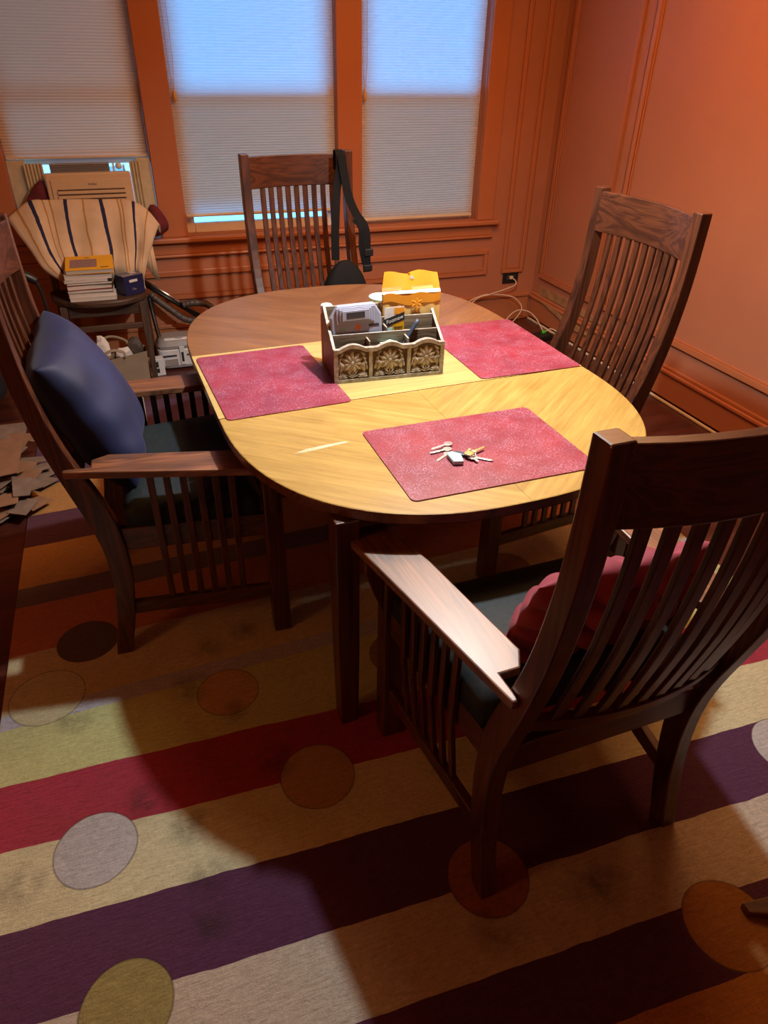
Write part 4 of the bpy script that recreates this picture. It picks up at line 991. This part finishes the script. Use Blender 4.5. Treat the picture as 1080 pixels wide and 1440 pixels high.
add_rings(bm, rings); o = link('dark_bag', bm, 'darkcloth', None, smooth=True, sub=1); tag(o, 'dark slumped bag on the floor behind the left armchair', 'bag')

# ------------------------------------------------------------------ outlet, cables
ol = thing('wall_outlet', 'black wall outlet plate low on the window wall near the corner', 'outlet', (2.588, YB - .001, .31))
box('plate', -.062, .062, -.008, 0, -.042, .042, 'blackplastic', ol, .003)
bm = bm_new(); add_box(bm, -.030, -.010, -.0086, -.0081, -.016, .016); add_box(bm, .012, .034, -.0086, -.0081, -.016, .016); link('socket_face', bm, 'display', ol, .001)
cb = thing('power_cable', 'off-white cable plugged into the black wall outlet and looping to the floor', 'cable', (2.585, 4.45, 0))
off = Matrix.Translation(-cb.location)
bm = bm_new(); add_box(bm, 2.575, 2.600, YB - .030, YB - .0095, .300, .322); link('plug', bm, 'cable', cb, .004, mtx=off)
bm = bm_new(); add_tube(bm, [(2.590, 4.498, .310), (2.598, 4.46, .30), (2.585, 4.44, .275), (2.50, 4.45, .245), (2.40, 4.45, .222), (2.28, 4.44, .195), (2.15, 4.40, .09), (2.10, 4.34, .008)], .0042, 8, 8); link('lead', bm, 'cable', cb, smooth=True, mtx=off)
bm = bm_new(); add_tube(bm, [(2.08, 4.38, .006), (2.20, 4.44, .16), (2.34, 4.46, .215), (2.46, 4.455, .213), (2.57, 4.44, .195), (2.63, 4.42, .150), (2.64, 4.40, .105), (2.57, 4.36, .05), (2.45, 4.30, .006)], .0042, 8, 8)
o = link('loose_cable', bm, 'cable', None, smooth=True); tag(o, 'off-white cable rising in an arch over the floor in the far corner', 'cable')
bm = bm_new(); add_tube(bm, [(2.40, 4.25, .006), (2.50, 4.36, .055), (2.60, 4.40, .100), (2.68, 4.37, .098), (2.715, 4.30, .06), (2.72, 4.22, .012), (2.71, 4.17, .006)], .0042, 8, 8)
o = link('loose_cable', bm, 'cable', None, smooth=True); tag(o, 'second off-white cable curling down to the floor by the right skirting', 'cable')
ad = thing('power_adapter', 'black power adapter with a green plug on the floor in the far right corner', 'adapter', (2.60, 4.05, 0), R(20))
box('adapter_body', -.09, .09, -.05, .05, .001, .040, 'blackplastic', ad, .006)
box('green_plug', .030, .058, -.012, .012, .0405, .058, 'green', ad, .004)
off = Matrix.Rotation(R(-20), 4, 'Z') @ Matrix.Translation(-ad.location)
bm = bm_new(); add_tube(bm, [(2.655, 4.068, .052), (2.69, 4.05, .07), (2.72, 4.00, .05), (2.73, 3.92, .006)], .0042, 8, 8); link('short_lead', bm, 'cable', ad, smooth=True, mtx=off)
bm = bm_new(); add_rings(bm, [[(x, y - w, z0), (x, y + w, z0), (x, y + w, z0 + hh), (x, y - w, z0 + hh)] for x, y, w, z0, hh in ((1.082, .490, .012, RZ, .018), (1.16, .462, .026, RZ, .034), (1.50, .34, .030, RZ, .05))])
o = link('furniture_foot', bm, 'oakx', None, .003); tag(o, 'brown wooden furniture foot poking onto the rug at the right edge', 'furniture foot')
box_ = bm_new(); add_box(box_, -.24, -.055, 3.52, 3.68, .009, .150); tag(link('storage_box', box_, 'paper', None, .004), 'pale grey-beige storage box on the floor seen between the slats of the left armchair', 'box')
# scraps against the window wall
bm = bm_new(); add_prism(bm, [(.775, 4.38), (.86, 4.40), (.85, 4.46), (.79, 4.45)], .002, .30); o = link('cardboard_carton', bm, 'card', None, .003); tag(o, 'pale cardboard carton on the floor behind the window-side chair', 'box')

# small fittings belong to the part that carries them
for host, fit in (('raised_bezel', 'display'), ('flap', 'eyelet'), ('lid', 'power_button'), ('lid', 'lid_inset'), ('canister', 'latch'), ('canister', 'vent_slot'), ('canister', 'label_plate'),
                  ('pull_cord', 'pull_tassel'), ('plate', 'socket_face'), ('lower_sash', 'lower_pane'), ('upper_sash', 'upper_pane'), ('strap', 'buckle'), ('black_band', 'band_lettering'),
                  ('front_cover', 'maker_lettering'), ('front_cover', 'louvre_slots'), ('top_face', 'top_lettering'), ('front_panel', 'carved_flower'), ('front_panel', 'front_border')):
    for root in [o for o in COL.objects if o.parent is None and o.children]:
        hs = [c for c in root.children if c.name.split('.')[0] == host]
        for c in list(root.children):
            if hs and c.name.split('.')[0] == fit: c.parent = hs[0]

# ------------------------------------------------------------------ lights, world
L = bpy.data.lights.new('chandelier_bulb', 'SPOT'); L.spot_size = R(168); L.spot_blend = .7; L.energy = 138; L.color = (.90, .99, 1.0); L.shadow_soft_size = .035
o = bpy.data.objects.new('chandelier_bulb', L); COL.objects.link(o); o.location = (.925, 1.935, 2.0)
L = bpy.data.lights.new('warm_ceiling_lamp', 'AREA'); L.shape = 'DISK'; L.size = 1.6; L.energy = 62; L.color = (1.0, .45, .16)
o = bpy.data.objects.new('warm_ceiling_lamp', L); COL.objects.link(o); o.location = (1.5, 2.55, 2.56)
L = bpy.data.lights.new('warm_floor_lamp', 'POINT'); L.shadow_soft_size = .22; L.energy = 19; L.color = (1.0, .43, .13)
o = bpy.data.objects.new('warm_floor_lamp', L); COL.objects.link(o); o.location = (-1.75, .75, 1.55)
wd = bpy.data.worlds.new('sky'); S.world = wd; wd.use_nodes = True
bg = wd.node_tree.nodes['Background']; bg.inputs[0].default_value = (.13, .50, 1.0, 1); bg.inputs[1].default_value = 4.2
S.view_settings.view_transform = 'Standard'; S.view_settings.look = 'None'; S.view_settings.gamma = 1; S.view_settings.exposure = 0
S.view_settings.use_curve_mapping = False
S.cycles.max_bounces = 8; S.cycles.diffuse_bounces = 5; S.cycles.caustics_reflective = False; S.cycles.caustics_refractive = False
S.cycles.sample_clamp_indirect = 4
